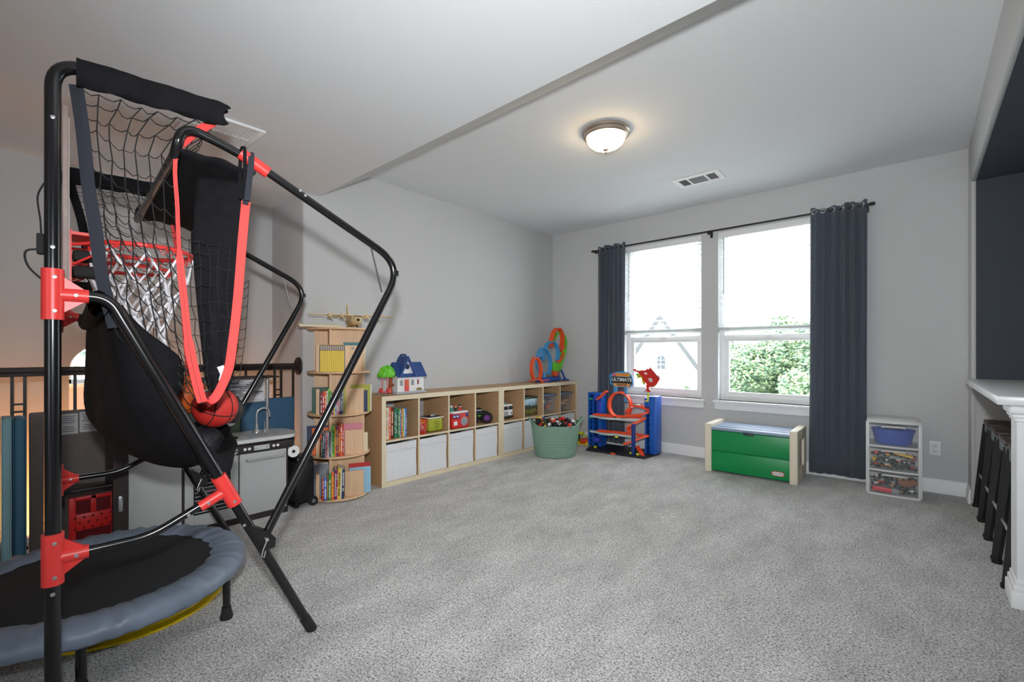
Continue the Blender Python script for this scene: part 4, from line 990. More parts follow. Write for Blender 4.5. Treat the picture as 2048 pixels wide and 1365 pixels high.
# left-hand pockets
def leftbook(i, x, th, h, dp, col, title, label, yy=-0.21):
    book(BM @ RZ(-PI/2) @ TR(x, yy, DISC[i]+0.0172), th, h, dp, col, title, label, 'books in the left pockets')
leftbook(0, 0.075, 0.016, 0.245, 0.15, 'grey', 'orange', 'thick book with a patterned cover at the left of the bottom tier', -0.232)
leftbook(0, 0.055, 0.012, 0.25, 0.15, 'white', 'maroon', 'tall white-edged book beside the patterned one on the bottom tier', -0.238)
leftbook(0, 0.038, 0.010, 0.23, 0.15, 'green', None, 'green book leftmost on the bottom tier', -0.235)
leftbook(1, 0.07, 0.014, 0.205, 0.14, 'orange', None, 'orange book at the left of the second tier up', -0.20)
leftbook(1, 0.045, 0.014, 0.22, 0.15, 'navy', 'white', 'dark navy book leftmost on the second tier up', -0.235)
leftbook(2, 0.06, 0.010, 0.20, 0.13, 'darkgreen', None, 'dark green book at the left of the third tier up', -0.20)

# flat books lying on top
def lying(name, x, y, z, L, Wd, th, col, rz, label):
    o = bpy.data.objects.new('book', None); COL.objects.link(o); o.location = BM @ Vector((x, y, z)); o.rotation_euler = (0, 0, BM.to_euler().z+rz); tag(o, label, 'book')
    b = MB(); b.box(-L/2, L/2, -Wd/2, Wd/2, 0, 0.002); b.box(-L/2, L/2, -Wd/2, Wd/2, th-0.002, th); b.box(-L/2, -L/2+0.002, -Wd/2, Wd/2, 0, th); b.build('cover', bmat(col), o, smooth=False)
    MB().box(-L/2+0.002, L/2-0.003, -Wd/2+0.002, Wd/2-0.002, 0.002, th-0.002).build('pages', m_pages, o, smooth=False)
lying('book', -0.145, -0.06, 1.3375, 0.30, 0.22, 0.014, 'cream', 0.03, 'large cream book lying flat on top of the round bookcase, the lower one')
lying('book', -0.155, -0.055, 1.3520, 0.29, 0.21, 0.006, 'olive', -0.02, 'thin book lying on the cream book on top of the bookcase')

# wooden model aeroplane
m_ply = mat('plywood', (226, 200, 150), 0.6, noise=(14, 0.10, (1, 4, 4)))
pl = thing('model_aeroplane', 'wooden four-propeller model aeroplane on top of the round bookcase', 'model plane', BM @ Vector((0.105, -0.02, 1.3375)), BM.to_euler().z+0.10); pl.scale = (1.28, 1.28, 1.28)
# local: nose towards -Y
def fus(u, v):
    a = 2*PI*u; s = v; y = -0.15+0.36*s
    r = 0.034*math.sin(min(1, (s+0.02)*4.2)*PI/2)**0.7*(1 if s < 0.55 else max(0.12, 1-((s-0.55)/0.45)**1.4*0.9))
    zc = 0.045+(0.028*max(0, s-0.55)/0.45)
    return (1.05*r*math.cos(a), y, zc+r*math.sin(a))
b = MB(); b.grid(fus, 24, 26); fo = b.build('fuselage', m_ply, pl, ang=70)
for k in range(5): MB().box(-0.022+0.009*k, -0.016+0.009*k, -0.141+0.006*abs(k-2), -0.138+0.006*abs(k-2), 0.066, 0.072).build('cockpit_window', m_black, fo)
b = MB(); b.prism([(-0.26, -0.015), (-0.26, 0.018), (-0.03, 0.035), (0.03, 0.035), (0.26, 0.018), (0.26, -0.015), (0.03, -0.028), (-0.03, -0.028)], 0.078, 0.083); b.build('wing', m_ply, pl)
for sx in (-1, 1):
    for xx in (0.075, 0.145):
        e = MB(); e.lathe([(0.0001, -0.028), (0.008, -0.022), (0.012, -0.005), (0.011, 0.03), (0.004, 0.045)], 14, M=TR(sx*xx, -0.03, 0.074) @ RX(PI/2) @ RX(PI)); eo = e.build('engine', m_ply, pl)
        for k in range(4):
            a = PI/2*k+0.5; d = Vector((math.cos(a), 0, math.sin(a)))
            MB().tube([Vector((sx*xx, -0.062, 0.074)), Vector((sx*xx, -0.062, 0.074))+d*0.032], [0.004, 0.0015], 5).build('propeller_blade', m_ply, eo)
b = MB(); b.prism([(0.14, 0.075), (0.205, 0.08), (0.21, 0.165), (0.185, 0.168)], -0.0025, 0.0025, Matrix(((0,0,1,0),(1,0,0,0),(0,1,0,0),(0,0,0,1)))); b.build('tail_fin', m_ply, pl)
b = MB(); b.prism([(-0.10, 0.165), (-0.10, 0.19), (0.10, 0.19), (0.10, 0.165), (0, 0.145)], 0.083, 0.087); b.build('tailplane', m_ply, pl)
for (x, y) in ((0, -0.11), (-0.03, 0.02), (0.03, 0.02)):
    w = MB(); w.lathe([(0.007, -0.004), (0.008, 0), (0.007, 0.004)], 12, M=TR(x, y, 0.009) @ RY(PI/2)); wo = w.build('wheel', m_black, pl)
    MB().cyl((x, y, 0.009), (x, y, 0.03), 0.002, 6).build('strut', m_ply, wo)
# ================================================================== CUBE SHELVES AND THEIR CONTENTS
m_oak = mat('pale_oak', (196, 160, 120), 0.55, noise=(9, 0.12, (3, 3, 12)), bump=(80, 0.05, 0.002))
m_oak_lit = mat('lit_oak_edge', (228, 214, 184), 0.5, noise=(10, 0.05))  # paler oak for front edges, the light on them put into the colour
m_binw = mat('white_fabric_bin', (228, 229, 232), 0.9, noise=(40, 0.03), bump=(250, 0.3, 0.002))
SX, SY = -3.366, 2.130
CW = (1.47-0.08-0.048)/4; CH = (0.77-0.08-0.016)/2
def cube_shelf(y0, label):
    t = thing('cube_shelf', label, 'shelf', (SX, y0, 0), group='low eight-cube shelves')
    D = 0.39
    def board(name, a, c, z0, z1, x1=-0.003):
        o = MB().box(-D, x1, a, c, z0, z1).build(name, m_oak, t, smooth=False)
        MB().box(x1, x1+0.003, a, c, z0, z1).build('front_edge', m_oak_lit, o, smooth=False); return o
    board('top_panel', 0, 1.469, 0.73, 0.77); board('bottom_panel', 0, 1.469, 0.0, 0.04); board('side_panel', 0, 0.04, 0.04, 0.73); board('side_panel', 1.429, 1.469, 0.04, 0.73)
    board('middle_shelf', 0.04, 1.429, 0.04+CH, 0.056+CH, -0.004)
    for k in range(3):
        a = 0.04+CW*(k+1)+0.016*k
        board('divider', a, a+0.016, 0.04, 0.04+CH, -0.005); board('divider', a, a+0.016, 0.056+CH, 0.73, -0.005)
    for z in (0.748, 0.02): MB().lathe([(0.004, 0), (0.004, 0.001)], 8, M=TR(-0.02, -0.0008, z) @ RX(PI/2)).build('cam_hole', m_black, t)
    return t
cube_shelf(SY, 'pale oak cube shelf beside the round bookcase, toy house on top')
cube_shelf(SY+1.471, 'pale oak cube shelf in the far corner, toy race track on top')
def cell(i): u, k = divmod(i, 4); return SY+1.471*u+0.04+(CW+0.016)*k     # left edge of cell i
ZB = 0.0565+CH
def fbin(i, label):
    y = cell(i)+0.006; w = CW-0.022
    t = thing('fabric_bin', label, 'storage bin', (SX-0.012, y, 0.0405), group='white fabric bins')
    h = CH-0.022
    def fr(u, v): return (0.0015*math.sin(7*u+9*v+i)+0.0025*math.sin(PI*v*2.3+i), w*u, h*v)
    b = MB(); b.grid(fr, 10, 12); b.box(-0.36, -0.003, 0, 0.003, 0, h); b.box(-0.36, -0.003, w-0.003, w, 0, h); b.box(-0.36, -0.357, 0, w, 0, h); b.box(-0.36, -0.003, 0, w, 0.0, 0.004)
    b.build('bin_cloth', m_binw, t, ang=70)
    MB().strip([(0.004, 0.002, h*0.80), (0.005, w/2, h*0.803), (0.004, w-0.002, h*0.80)], (0, 0, 1), 0.004, 0.002).build('hem_seam', mat('seam_grey', (200, 202, 206), 0.9), t)
    MB().strip([(0.001, 0.0, h-0.004), (0.001, w, h-0.004)], (0, 0, 1), 0.008, 0.004).build('top_hem', m_binw, t)
for i, l in enumerate(('white fabric bin under the row of books in the cube shelf', 'white fabric bin under the green bucket', 'white fabric bin under the red radio toy', 'white fabric bin under the monster truck', 'white fabric bin under the white toy van', 'white fabric bin under the dinosaur tin, partly behind the tub', 'white fabric bin under the clear box with a red piece, behind the tub', 'white fabric bin in the farthest corner of the shelves')): fbin(i, l)

# row of books in the first cube
M = TR(SX-0.05, cell(0)+0.006, ZB) @ RZ(PI/2)
row(M, [(0.007, 0.10, 0.16, 'red', None), (0.013, 0.262, 0.19, 'yellow', 'red'), (0.010, 0.275, 0.20, 'cream', 'maroon'), (0.014, 0.272, 0.20, 'white', 'orange', 0.01), (0.018, 0.275, 0.20, 'orange', 'white', 0.012), (0.026, 0.268, 0.20, 'maroon', 'cream', 0.012), (0.009, 0.255, 0.20, 'black', None, 0.012), (0.013, 0.258, 0.20, 'green', 'white'), (0.012, 0.262, 0.20, 'teal', 'white'), (0.009, 0.24, 0.20, 'darkgreen', None), (0.017, 0.252, 0.20, 'green', 'cream'), (0.013, 0.246, 0.20, 'lightblue', 'navy'), (0.012, 0.246, 0.20, 'red', 'white'), (0.014, 0.25, 0.20, 'yellow', 'green'), (0.016, 0.25, 0.20, 'lightblue', 'white'), (0.014, 0.25, 0.20, 'blue', 'white')], 'in the cube shelf', 'books in the cube shelf', x=0.006, gap=0.001)

# red basket
m_tred = mat('toy_red', (214, 44, 38), 0.4); m_tgrn = mat('toy_olive_green', (168, 176, 46), 0.45); m_tyel = mat('toy_yellow', (238, 196, 50), 0.4); m_tblk = mat('toy_black', (34, 34, 36), 0.5); m_tblue = mat('toy_blue', (34, 84, 176), 0.4); m_twht = mat('toy_white', (236, 236, 236), 0.4); m_torg = mat('toy_orange', (240, 92, 44), 0.4); m_tgry = mat('toy_grey', (150, 156, 160), 0.45); m_tdk = mat('toy_dark_green', (30, 70, 50), 0.5); m_tlime = mat('toy_lime', (104, 200, 48), 0.4); m_tsky = mat('toy_sky_blue', (70, 156, 214), 0.4); m_tpur = mat('toy_purple', (120, 50, 150), 0.4); m_ttan = mat('toy_tan', (200, 160, 110), 0.5); m_tpink = mat('toy_pink', (220, 96, 120), 0.4); m_tteal = mat('toy_teal', (40, 150, 140), 0.4)
t = thing('play_basket', 'small red lattice basket with yellow pieces beside the green bucket', 'toy basket', (SX-0.065, cell(1)+0.064, ZB+0.001))
rb = [(0.040, 0.0), (0.044, 0.045), (0.048, 0.09), (0.052, 0.125)]
b = MB()
for (r, z) in rb: b.tube([(r*math.cos(2*PI*i/24), r*math.sin(2*PI*i/24), z+0.003) for i in range(24)], 0.0035, 6, closed=True)
for k in range(14):
    a = 2*PI*k/14
    for s in (-1, 1): b.tube([(rb[j][0]*math.cos(a+s*0.22*j), rb[j][0]*math.sin(a+s*0.22*j), rb[j][1]+0.003) for j in range(4)], 0.0028, 5)
b.lathe([(0.0001, 0), (0.040, 0), (0.040, 0.004), (0.0001, 0.004)], 20); b.build('lattice', m_tred, t)
for (x, y, z, m) in ((0.01, 0.0, 0.05, m_twht), (-0.015, 0.015, 0.055, m_tyel), (0.0, -0.02, 0.09, m_twht), (0.01, 0.012, 0.105, m_tyel), (-0.018, -0.005, 0.115, m_tyel)): MB().rbox(x-0.018, x+0.018, y-0.016, y+0.016, z-0.018, z+0.016, 0.007).build('play_piece', m, t)
# green bucket
t = thing('toy_bucket', 'olive green rounded toy bucket with grey lid in the cube shelf', 'toy bucket', (SX-0.105, cell(1)+0.215, ZB+0.001))
MB().rbox(-0.075, 0.075, -0.085, 0.085, 0.004, 0.135, 0.028, seg=5).build('bucket', m_tgrn, t)
MB().rbox(-0.078, 0.078, -0.088, 0.088, 0.128, 0.140, 0.005).build('rim', m_twht, t)
MB().rbox(-0.07, 0.07, -0.08, 0.08, 0.137, 0.143, 0.003).build('lid', m_tblk, t)
for (y, h) in ((0.02, 0.165), (0.045, 0.158), (0.0, 0.155)): MB().rbox(-0.012, 0.012, y-0.008, y+0.008, 0.14, h, 0.004).build('lid_knob', m_tgry if y else m_twht, t)
b = MB(); rr = random.Random(2)
for r in range(7):
    for c in range(5):
        if rr.random() < 0.75: b.box(0.0745, 0.076, -0.032+0.013*c, -0.022+0.013*c, 0.028+0.012*r, 0.034+0.012*r)

b.build('printed_pattern', mat('bucket_print', (110, 118, 30), 0.5), t)
# red radio toy with three little figures
t = thing('toy_radio', 'red toy radio with grey round speaker and white deck', 'toy', (SX-0.085, cell(2)+0.168, ZB+0.001))
MB().rbox(-0.055, 0.055, -0.108, 0.108, 0.0, 0.145, 0.014, seg=4).build('case', m_tred, t)
MB().rbox(-0.058, 0.058, -0.106, 0.094, 0.146, 0.166, 0.005).build('deck', m_twht, t)
MB().lathe([(0.043, 0), (0.043, 0.006), (0.036, 0.008), (0.0001, 0.008)], 28, M=TR(0.054, 0.045, 0.062) @ RY(PI/2)).build('speaker', m_tgry, t)
MB().lathe([(0.048, 0), (0.048, 0.003), (0.043, 0.004)], 28, M=TR(0.0535, 0.045, 0.062) @ RY(PI/2)).build('speaker_ring', m_tpink, t)
MB().rbox(0.05, 0.058, -0.105, -0.015, 0.098, 0.136, 0.006).build('blue_panel', mat('toy_indigo', (50, 50, 130), 0.4), t)
for y in (-0.085, -0.045): MB().rbox(0.056, 0.060, y-0.012, y+0.012, 0.11, 0.125, 0.005).build('button', m_twht, t)
MB().rbox(0.05, 0.057, 0.065, 0.10, 0.108, 0.143, 0.012).build('star_badge', mat('toy_indigo', (50, 50, 130), 0.4), t)
MB().rbox(0.054, 0.057, -0.09, -0.045, 0.03, 0.07, 0.006).build('picture_badge', m_twht, t)
def figure(y, ms, label, hgt):
    z0 = ZB+0.001+0.167; f = thing('toy_figure', label, 'toy figure', (SX-0.075, cell(2)+0.168+y, z0), group='figures on the radio')
    MB().lathe([(0.014, 0), (0.015, 0.004), (0.013, 0.012), (0.011, 0.028), (0.008, 0.034)], 16).build('body', ms[0], f)
    MB().ball((0, 0, 0.044), 0.012, 14).build('head', ms[1], f)
    MB().lathe([(0.0125, 0.046), (0.0125, 0.05), (0.009, 0.056+hgt), (0.0001, 0.060+hgt)], 14).build('hat', ms[2], f)
    for s in (-1, 1): MB().tube([(0.002, s*0.010, 0.03), (0.008, s*0.017, 0.022)], 0.004, 6).build('arm', ms[0], f)
m_skin = mat('toy_skin', (236, 200, 170), 0.5)
figure(-0.085, (m_tteal, m_twht, m_twht), 'teal-bodied toy figure leftmost on the radio toy', 0.0)
figure(-0.030, (m_tblk, m_skin, m_tred), 'red-capped toy figure in the middle on the radio toy', 0.006)
figure(0.030, (m_tred, m_twht, m_tblk), 'dark-topped toy figure rightmost on the radio toy', 0.002)
# monster truck
t = thing('monster_truck', 'black and green toy monster truck with purple wheel hubs', 'toy truck', (SX-0.145, cell(3)+0.172, ZB+0.001), math.radians(58))
for (x, y) in ((-0.075, -0.06), (0.075, -0.06), (-0.075, 0.06), (0.075, 0.06)):
    w = MB(); M = TR(x, y, 0.058) @ RX(PI/2)
    w.lathe([(0.03, -0.026), (0.05, -0.026), (0.058, -0.018), (0.058, 0.018), (0.05, 0.026), (0.03, 0.026), (0.03, -0.026)], 26, M=M); wo = w.build('tyre', m_rubber, t)
    MB().lathe([(0.0001, -0.024), (0.031, -0.02), (0.031, 0.02), (0.0001, 0.024)], 14, M=M).build('hub', m_tpur, wo)
    for k in range(14):
        a = 2*PI*k/14; MB().box(-0.004, 0.004, -0.025, 0.025, 0.055, 0.0615, TR(x, y, 0.058) @ RY(a)).build('tread', m_rubber, wo)
MB().rbox(-0.10, 0.10, -0.035, 0.035, 0.065, 0.085, 0.006).build('chassis', m_tlime, t)
MB().rbox(-0.105, 0.105, -0.05, 0.05, 0.085, 0.12, 0.014).build('body', m_tblk, t)
MB().rbox(-0.055, 0.035, -0.042, 0.042, 0.115, 0.155, 0.016).build('cab', m_tblk, t)
MB().rbox(-0.06, 0.03, -0.044, 0.044, 0.125, 0.145, 0.01).build('side_window', m_tgry, t)
for y in (-0.03, 0.03): MB().rbox(0.095, 0.112, y-0.012, y+0.012, 0.10, 0.112, 0.004).build('headlight', m_twht, t)
MB().rbox(0.07, 0.115, -0.045, 0.045, 0.078, 0.086, 0.003).build('bumper', m_tlime, t)
MB().cyl((-0.08, 0, 0.12), (-0.08, 0.0, 0.19), 0.016, 10, 0.010).build('spoiler', m_tblk, t)
# white van
t = thing('toy_van', 'white toy van with dark windscreen and green load on its roof', 'toy van', (SX-0.20, cell(4)+0.155, ZB+0.001))
MB().rbox(-0.15, 0.12, -0.085, 0.085, 0.03, 0.165, 0.016, seg=3).build('body', m_twht, t)
MB().rbox(-0.155, 0.125, -0.087, 0.087, 0.015, 0.04, 0.006).build('bumper', m_tblk, t)
for y0, y1 in ((-0.075, -0.004), (0.004, 0.075)): MB().rbox(0.115, 0.1225, y0, y1, 0.105, 0.148, 0.006).build('windscreen', m_tblk, t)
MB().rbox(0.116, 0.123, -0.065, 0.005, 0.045, 0.09, 0.004).build('grille', m_tgry, t)
MB().ball((0.122, 0.055, 0.065), 0.010, 10, (0.4, 1, 1)).build('headlight', m_tblk, t)
for x in (-0.1, 0.07):
    for s in (-1, 1): MB().lathe([(0.012, -0.01), (0.025, -0.01), (0.025, 0.01), (0.012, 0.01)], 16, M=TR(x, s*0.075, 0.025) @ RX(PI/2)).build('wheel', m_rubber, t)
for (x, y, z, r) in ((0.04, -0.04, 0.185, 0.024), (0.06, -0.01, 0.18, 0.02), (0.02, 0.0, 0.19, 0.022)): MB().ball((x, y, z), r, 10).build('roof_load', m_tteal, t)
# dinosaur tin: printed landscape box
t = thing('dinosaur_tin', 'square tin box printed with dinosaurs, clouds and green ground', 'tin box', (SX-0.17, cell(5)+0.212, ZB+0.001))
def print_mat():
    m = bpy.data.materials.new('dino_print'); m.use_nodes = True; nt = m.node_tree; N = nt.nodes; L = nt.links; b = N['Principled BSDF']; b.inputs['Roughness'].default_value = 0.4
    tc = N.new('ShaderNodeTexCoord'); sp = N.new('ShaderNodeSeparateXYZ'); L.new(tc.outputs['Object'], sp.inputs[0])
    nz = N.new('ShaderNodeTexNoise'); nz.inputs['Scale'].default_value = 22; nz.inputs['Detail'].default_value = 4; L.new(tc.outputs['Object'], nz.inputs['Vector'])
    ma = N.new('ShaderNodeMath'); ma.operation = 'MULTIPLY_ADD'; ma.inputs[1].default_value = 0.10; L.new(nz.outputs['Fac'], ma.inputs[0]); L.new(sp.outputs['Z'], ma.inputs[2])
    r = N.new('ShaderNodeValToRGB'); cr = r.color_ramp; cr.interpolation = 'CONSTANT'
    mr = N.new('ShaderNodeMapRange'); mr.inputs['From Max'].default_value = 0.30; L.new(ma.outputs[0], mr.inputs['Value']); L.new(mr.outputs[0], r.inputs[0])
    cr.elements[0].position = 0; cr.elements[0].color = rgb(88, 84, 44); cr.elements[1].position = 0.40; cr.elements[1].color = rgb(62, 74, 52)
    for p, c in ((0.30, (122, 120, 66)), (0.50, (40, 60, 66)), (0.58, (150, 184, 196)), (0.68, (176, 206, 226)), (0.86, (120, 170, 206)), (0.95, (40, 66, 44))):
        e = cr.elements.new(p); e.color = rgb(*c)
    L.new(r.outputs[0], b.inputs['Base Color']); return m
m_dino = print_mat()
MB().rbox(-0.09, 0.095, -0.115, 0.115, 0.0, 0.205, 0.008).build('tin_body', m_dino, t)
MB().rbox(-0.092, 0.097, -0.118, 0.118, 0.198, 0.225, 0.006).build('tin_lid', mat('tin_green', (46, 76, 50), 0.4), t)
# clear boxes with blue lids
def clear_mat(name, tint, a):
    m = bpy.data.materials.new(name); m.use_nodes = True; nt = m.node_tree; N = nt.nodes; L = nt.links; out = N['Material Output']; pb = N['Principled BSDF']
    pb.inputs['Base Color'].default_value = rgb(*tint); pb.inputs['Roughness'].default_value = 0.25
    tr = N.new('ShaderNodeBsdfTransparent'); mx = N.new('ShaderNodeMixShader'); mx.inputs[0].default_value = a
    L.new(tr.outputs[0], mx.inputs[1]); L.new(pb.outputs[0], mx.inputs[2]); L.new(mx.outputs[0], out.inputs[0]); return m
m_clear = clear_mat('clear_plastic', (190, 194, 200), 0.22)
m_lid = mat('blue_grey_lid', (108, 128, 150), 0.4)
def open_box(b, x0, x1, y0, y1, z0, z1, th, tap):
    lo = [(x0+tap, y0+tap), (x1-tap, y0+tap), (x1-tap, y1-tap), (x0+tap, y1-tap)]; hi = [(x0, y0), (x1, y0), (x1, y1), (x0, y1)]
    for i in range(4):
        j = (i+1) % 4; p = [(lo[i][0], lo[i][1], z0), (lo[j][0], lo[j][1], z0), (hi[j][0], hi[j][1], z1), (hi[i][0], hi[i][1], z1)]
        b.add(p, [(0, 1, 2, 3)])
    b.add([(q[0], q[1], z0) for q in lo], [(3, 2, 1, 0)])
def clear_box(i, label, fill):
    t = thing('storage_box', label, 'storage box', (SX-0.19, cell(i)+CW/2+0.015, ZB+0.001), group='clear boxes with blue lids')
    b = MB(); open_box(b, -0.145, 0.145, -0.135, 0.135, 0.0, 0.215, 0.002, 0.014); b.build('clear_tub', m_clear, t, smooth=False)
    MB().rbox(-0.153, 0.153, -0.143, 0.143, 0.21, 0.235, 0.008).build('lid', m_lid, t)
    rr = random.Random(i)
    for k, (m, n) in enumerate(fill):
        for q in range(n):
            x, y, z = rr.uniform(-0.09, 0.105), rr.uniform(-0.095, 0.095), 0.015+rr.uniform(0, 1)*0.14; s = rr.uniform(0.014, 0.026)
            M = TR(x, y, z+s) @ RZ(rr.uniform(0, 3)) @ RX(rr.uniform(0, 3)); MB().rbox(-s*1.3, s*1.3, -s, s, -s*0.6, s*0.6, s*0.3, M=M, seg=1).build('toy_block', m, t)
    return t
t = clear_box(6, 'clear storage box with a red piece inside, blue-grey lid', [(m_tgry, 14), (mat('toy_slate', (80, 90, 104), 0.5), 16), (m_twht, 5)])
MB().prism([(-0.05, 0.05), (-0.01, 0.06), (0.05, 0.13), (0.045, 0.145), (0.0, 0.10), (-0.05, 0.075)], 0.118, 0.124, Matrix(((0,0,1,0),(1,0,0,0),(0,1,0,0),(0,0,0,1)))).build('red_piece', m_torg, t)
clear_box(7, 'clear storage box packed with brown pieces, in the corner cube', [(mat('toy_brown', (128, 88, 76), 0.6), 34), (m_ttan, 10), (mat('toy_mauve', (120, 90, 110), 0.5), 8)])

# ------------------------------------------------------------------ toy house on the first shelf
t = thing('toy_house', 'white toy house with blue roof, red door and green tree', 'toy house', (-3.51, 2.315, 0.7705))
# local: front faces +X, runs along +Y
m_roof = mat('roof_blue', (44, 76, 138), 0.45, noise=(40, 0.15)); m_hbase = mat('house_base', (176, 182, 192), 0.5); m_hred = mat('door_coral', (236, 92, 88), 0.45)
MB().rbox(-0.085, 0.085, 0.0, 0.325, 0.0, 0.022, 0.006).build('base', m_hbase, t)
YZX = Matrix(((0,0,1,0),(1,0,0,0),(0,1,0,0),(0,0,0,1)))
b = MB(); b.box(-0.07, 0.07, 0.02, 0.305, 0.022, 0.165)
b.prism([(0.035, 0.16), (0.205, 0.16), (0.120, 0.318)], 0.02, 0.074, YZX); b.build('walls', m_twht, t)
# main roof (ridge along Y) and front gable roof (ridge along X)
b = MB(); b.prism([(-0.095, 0.155), (0.0, 0.285), (0.095, 0.155), (0.088, 0.150), (0.0, 0.268), (-0.088, 0.150)], 0.005, 0.325, Matrix(((1,0,0,0),(0,0,1,0),(0,1,0,0),(0,0,0,1)))); b.build('main_roof', m_roof, t)
b = MB()
for s in (-1, 1):
    b.prism([(0.12, 0.340), (0.12+s*0.098, 0.155), (0.12+s*0.080, 0.150), (0.12, 0.312)], -0.06, 0.098, YZX)
b.build('gable_roof', m_roof, t)
b = MB(); b.tube(arc_path([(-0.03, 0.12, 0.32), (-0.03, 0.12, 0.352), (0.05, 0.12, 0.352), (0.05, 0.12, 0.325)], 0.015, 4), 0.009, 8); b.build('roof_handle', m_roof, t)
MB().lathe([(0.024, 0), (0.024, 0.004), (0.0001, 0.004)], 22, M=TR(0.073, 0.118, 0.245) @ RY(PI/2)).build('round_window', mat('window_navy', (38, 44, 84), 0.4), t)
d = MB().rbox(0.068, 0.078, 0.092, 0.140, 0.024, 0.130, 0.005).build('door', m_hred, t)
for y in (0.101, 0.120):
    for z in (0.075, 0.102): MB().box(0.0775, 0.0795, y, y+0.012, z, z+0.018).build('door_pane', mat('pane_amber', (190, 130, 40), 0.4), d)
for y in (0.045, 0.165): MB().rbox(0.069, 0.0735, y, y+0.030, 0.075, 0.125, 0.003).build('window', m_tgry, t)
MB().rbox(0.069, 0.0735, 0.232, 0.248, 0.082, 0.125, 0.002).build('window', mat('shutter_red', (150, 44, 60), 0.5), t)
b = MB()
for k in range(5): b.ball((0.078, 0.228+0.010*k, 0.036+0.006*(k % 2)), 0.010, 8)
fb = b.build('flower_bed', mat('flower_olive', (150, 130, 60), 0.6), t)
b = MB(); b.tube(smooth_path([(0.03, -0.032, 0.0), (0.03, -0.03, 0.06), (0.03, -0.026, 0.11), (0.03, -0.02, 0.17)], 4), [0.022]*4+[0.015]*9, 10); b.ball((0.045, -0.012, 0.085), 0.012, 8); b.build('tree_trunk', mat('trunk_brown', (150, 72, 30), 0.6, noise=(60, 0.2)), t)
def crown(u, v):
    a = 2*PI*u; p = PI*v; r = 0.082*(1+0.10*math.sin(5*a+3*p)+0.08*math.sin(9*a+7*p))
    z = 0.075*math.cos(p); z = max(z, -0.018)
    return (0.03+0.62*r*math.sin(p)*math.cos(a), -0.062+r*math.sin(p)*math.sin(a), 0.175+z*(1+0.15*math.sin(6*a)))
b = MB(); b.grid(crown, 28, 14); b.build('tree_crown', m_tlime, t, ang=70)
b = MB(); b.rbox(0.0, 0.06, -0.125, -0.045, 0.022, 0.030, 0.004); b.tube([(0.03, -0.118, 0.03), (0.03, -0.105, 0.165)], 0.004, 6); b.tube([(0.03, -0.052, 0.03), (0.03, -0.062, 0.165)], 0.004, 6)
for y in (-0.122, -0.048): b.prism([(y-0.012, 0.028), (y+0.012, 0.028), (y+0.002, 0.062)], 0.005, 0.055, YZX)
b.build('swing', m_hred, t)
MB().rbox(-0.03, 0.07, -0.10, 0.002, 0.0, 0.012, 0.004).build('garden_base', m_clear, t)

# ------------------------------------------------------------------ race track toy on the far shelf
t = thing('loop_track', 'tall toy race track with orange, blue and green loops on a blue base', 'toy track', (-3.55, 4.68, 0.7705), 0.0)
# local: +Y to the right along the wall, +X into the room
def ribbon_loop(name, pts, wd, w, m, n=5): return MB().strip(smooth_path(pts, n), wd, w, 0.006).build(name, m, t, ang=60)
def ring(cy, cz, ry, rz_, x0, x1, tilt, m, w=0.032, a0=0.0, a1=2*PI, name='track_loop'):
    pts = []; wds = []
    for i in range(33):
        f = i/32; a = a0+(a1-a0)*f; y = ry*math.sin(a); z = -rz_*math.cos(a)
        yy = cy+y*math.cos(tilt)-z*math.sin(tilt); zz = cz+y*math.sin(tilt)+z*math.cos(tilt)
        pts.append((x0+(x1-x0)*f, yy, zz)); wds.append((1, 0.15, 0))
    b = MB(); b.strip(pts, wds, w, 0.005)
    for s in (-1, 1): b.strip([(p[0]+s*w/2, p[1], p[2]) for p in pts], [(0, math.sin(a0+(a1-a0)*i/32), -math.cos(a0+(a1-a0)*i/32)) for i in range(33)], 0.018, 0.004)
    return b.build(name, m, t, ang=60)
MB().rbox(-0.09, 0.06, -0.14, 0.20, 0.0, 0.06, 0.012).build('base', m_tblue, t)
MB().rbox(-0.06, 0.07, -0.20, 0.0, 0.0, 0.03, 0.008).build('base_wing', m_tblue, t)
b = MB(); b.strip([(0.04, -0.42, 0.035), (0.05, -0.30, 0.045), (0.05, -0.15, 0.03), (0.05, -0.08, 0.028)], (1, 0.1, 0), 0.05, 0.012); b.strip([(0.12, -0.26, 0.005), (0.06, -0.26, 0.04), (-0.04, -0.27, 0.05)], (0, 1, 0), 0.04, 0.01); b.build('launch_track', m_torg, t)
ring(-0.26, 0.175, 0.075, 0.135, 0.03, -0.02, 0.12, m_torg, 0.042)
ring(-0.09, 0.265, 0.105, 0.165, 0.03, -0.04, 0.20, m_tsky, 0.048)
ring(0.05, 0.365, 0.115, 0.150, 0.04, -0.04, -0.25, m_tsky, 0.050, 1.1, 5.6)
ring(0.19, 0.545, 0.095, 0.150, 0.02, -0.03, -0.22, m_torg, 0.062, 1.0, 5.6)
ring(0.265, 0.505, 0.115, 0.135, 0.0, -0.05, -0.35, m_tlime, 0.060, 0.5, 5.2)
b = MB(); b.strip(smooth_path([(0.02, 0.315, 0.42), (0.02, 0.27, 0.33), (0.02, 0.22, 0.24), (0.02, 0.19, 0.16)], 5), (1, 0.7, 0), 0.085, 0.02); b.rbox(-0.02, 0.07, 0.045, 0.20, 0.12, 0.25, 0.03); b.build('green_chute', m_tlime, t)
MB().strip(smooth_path([(0.05, 0.11, 0.235), (0.06, 0.19, 0.29), (0.05, 0.27, 0.37)], 5), (0, -0.5, 1), 0.045, 0.014).build('orange_brace', m_torg, t)
MB().prism([(0.02, 0.13), (0.10, 0.155), (0.15, 0.10), (0.09, 0.06), (0.05, 0.075)], 0.03, 0.06, YZX).build('orange_gate', m_torg, t)
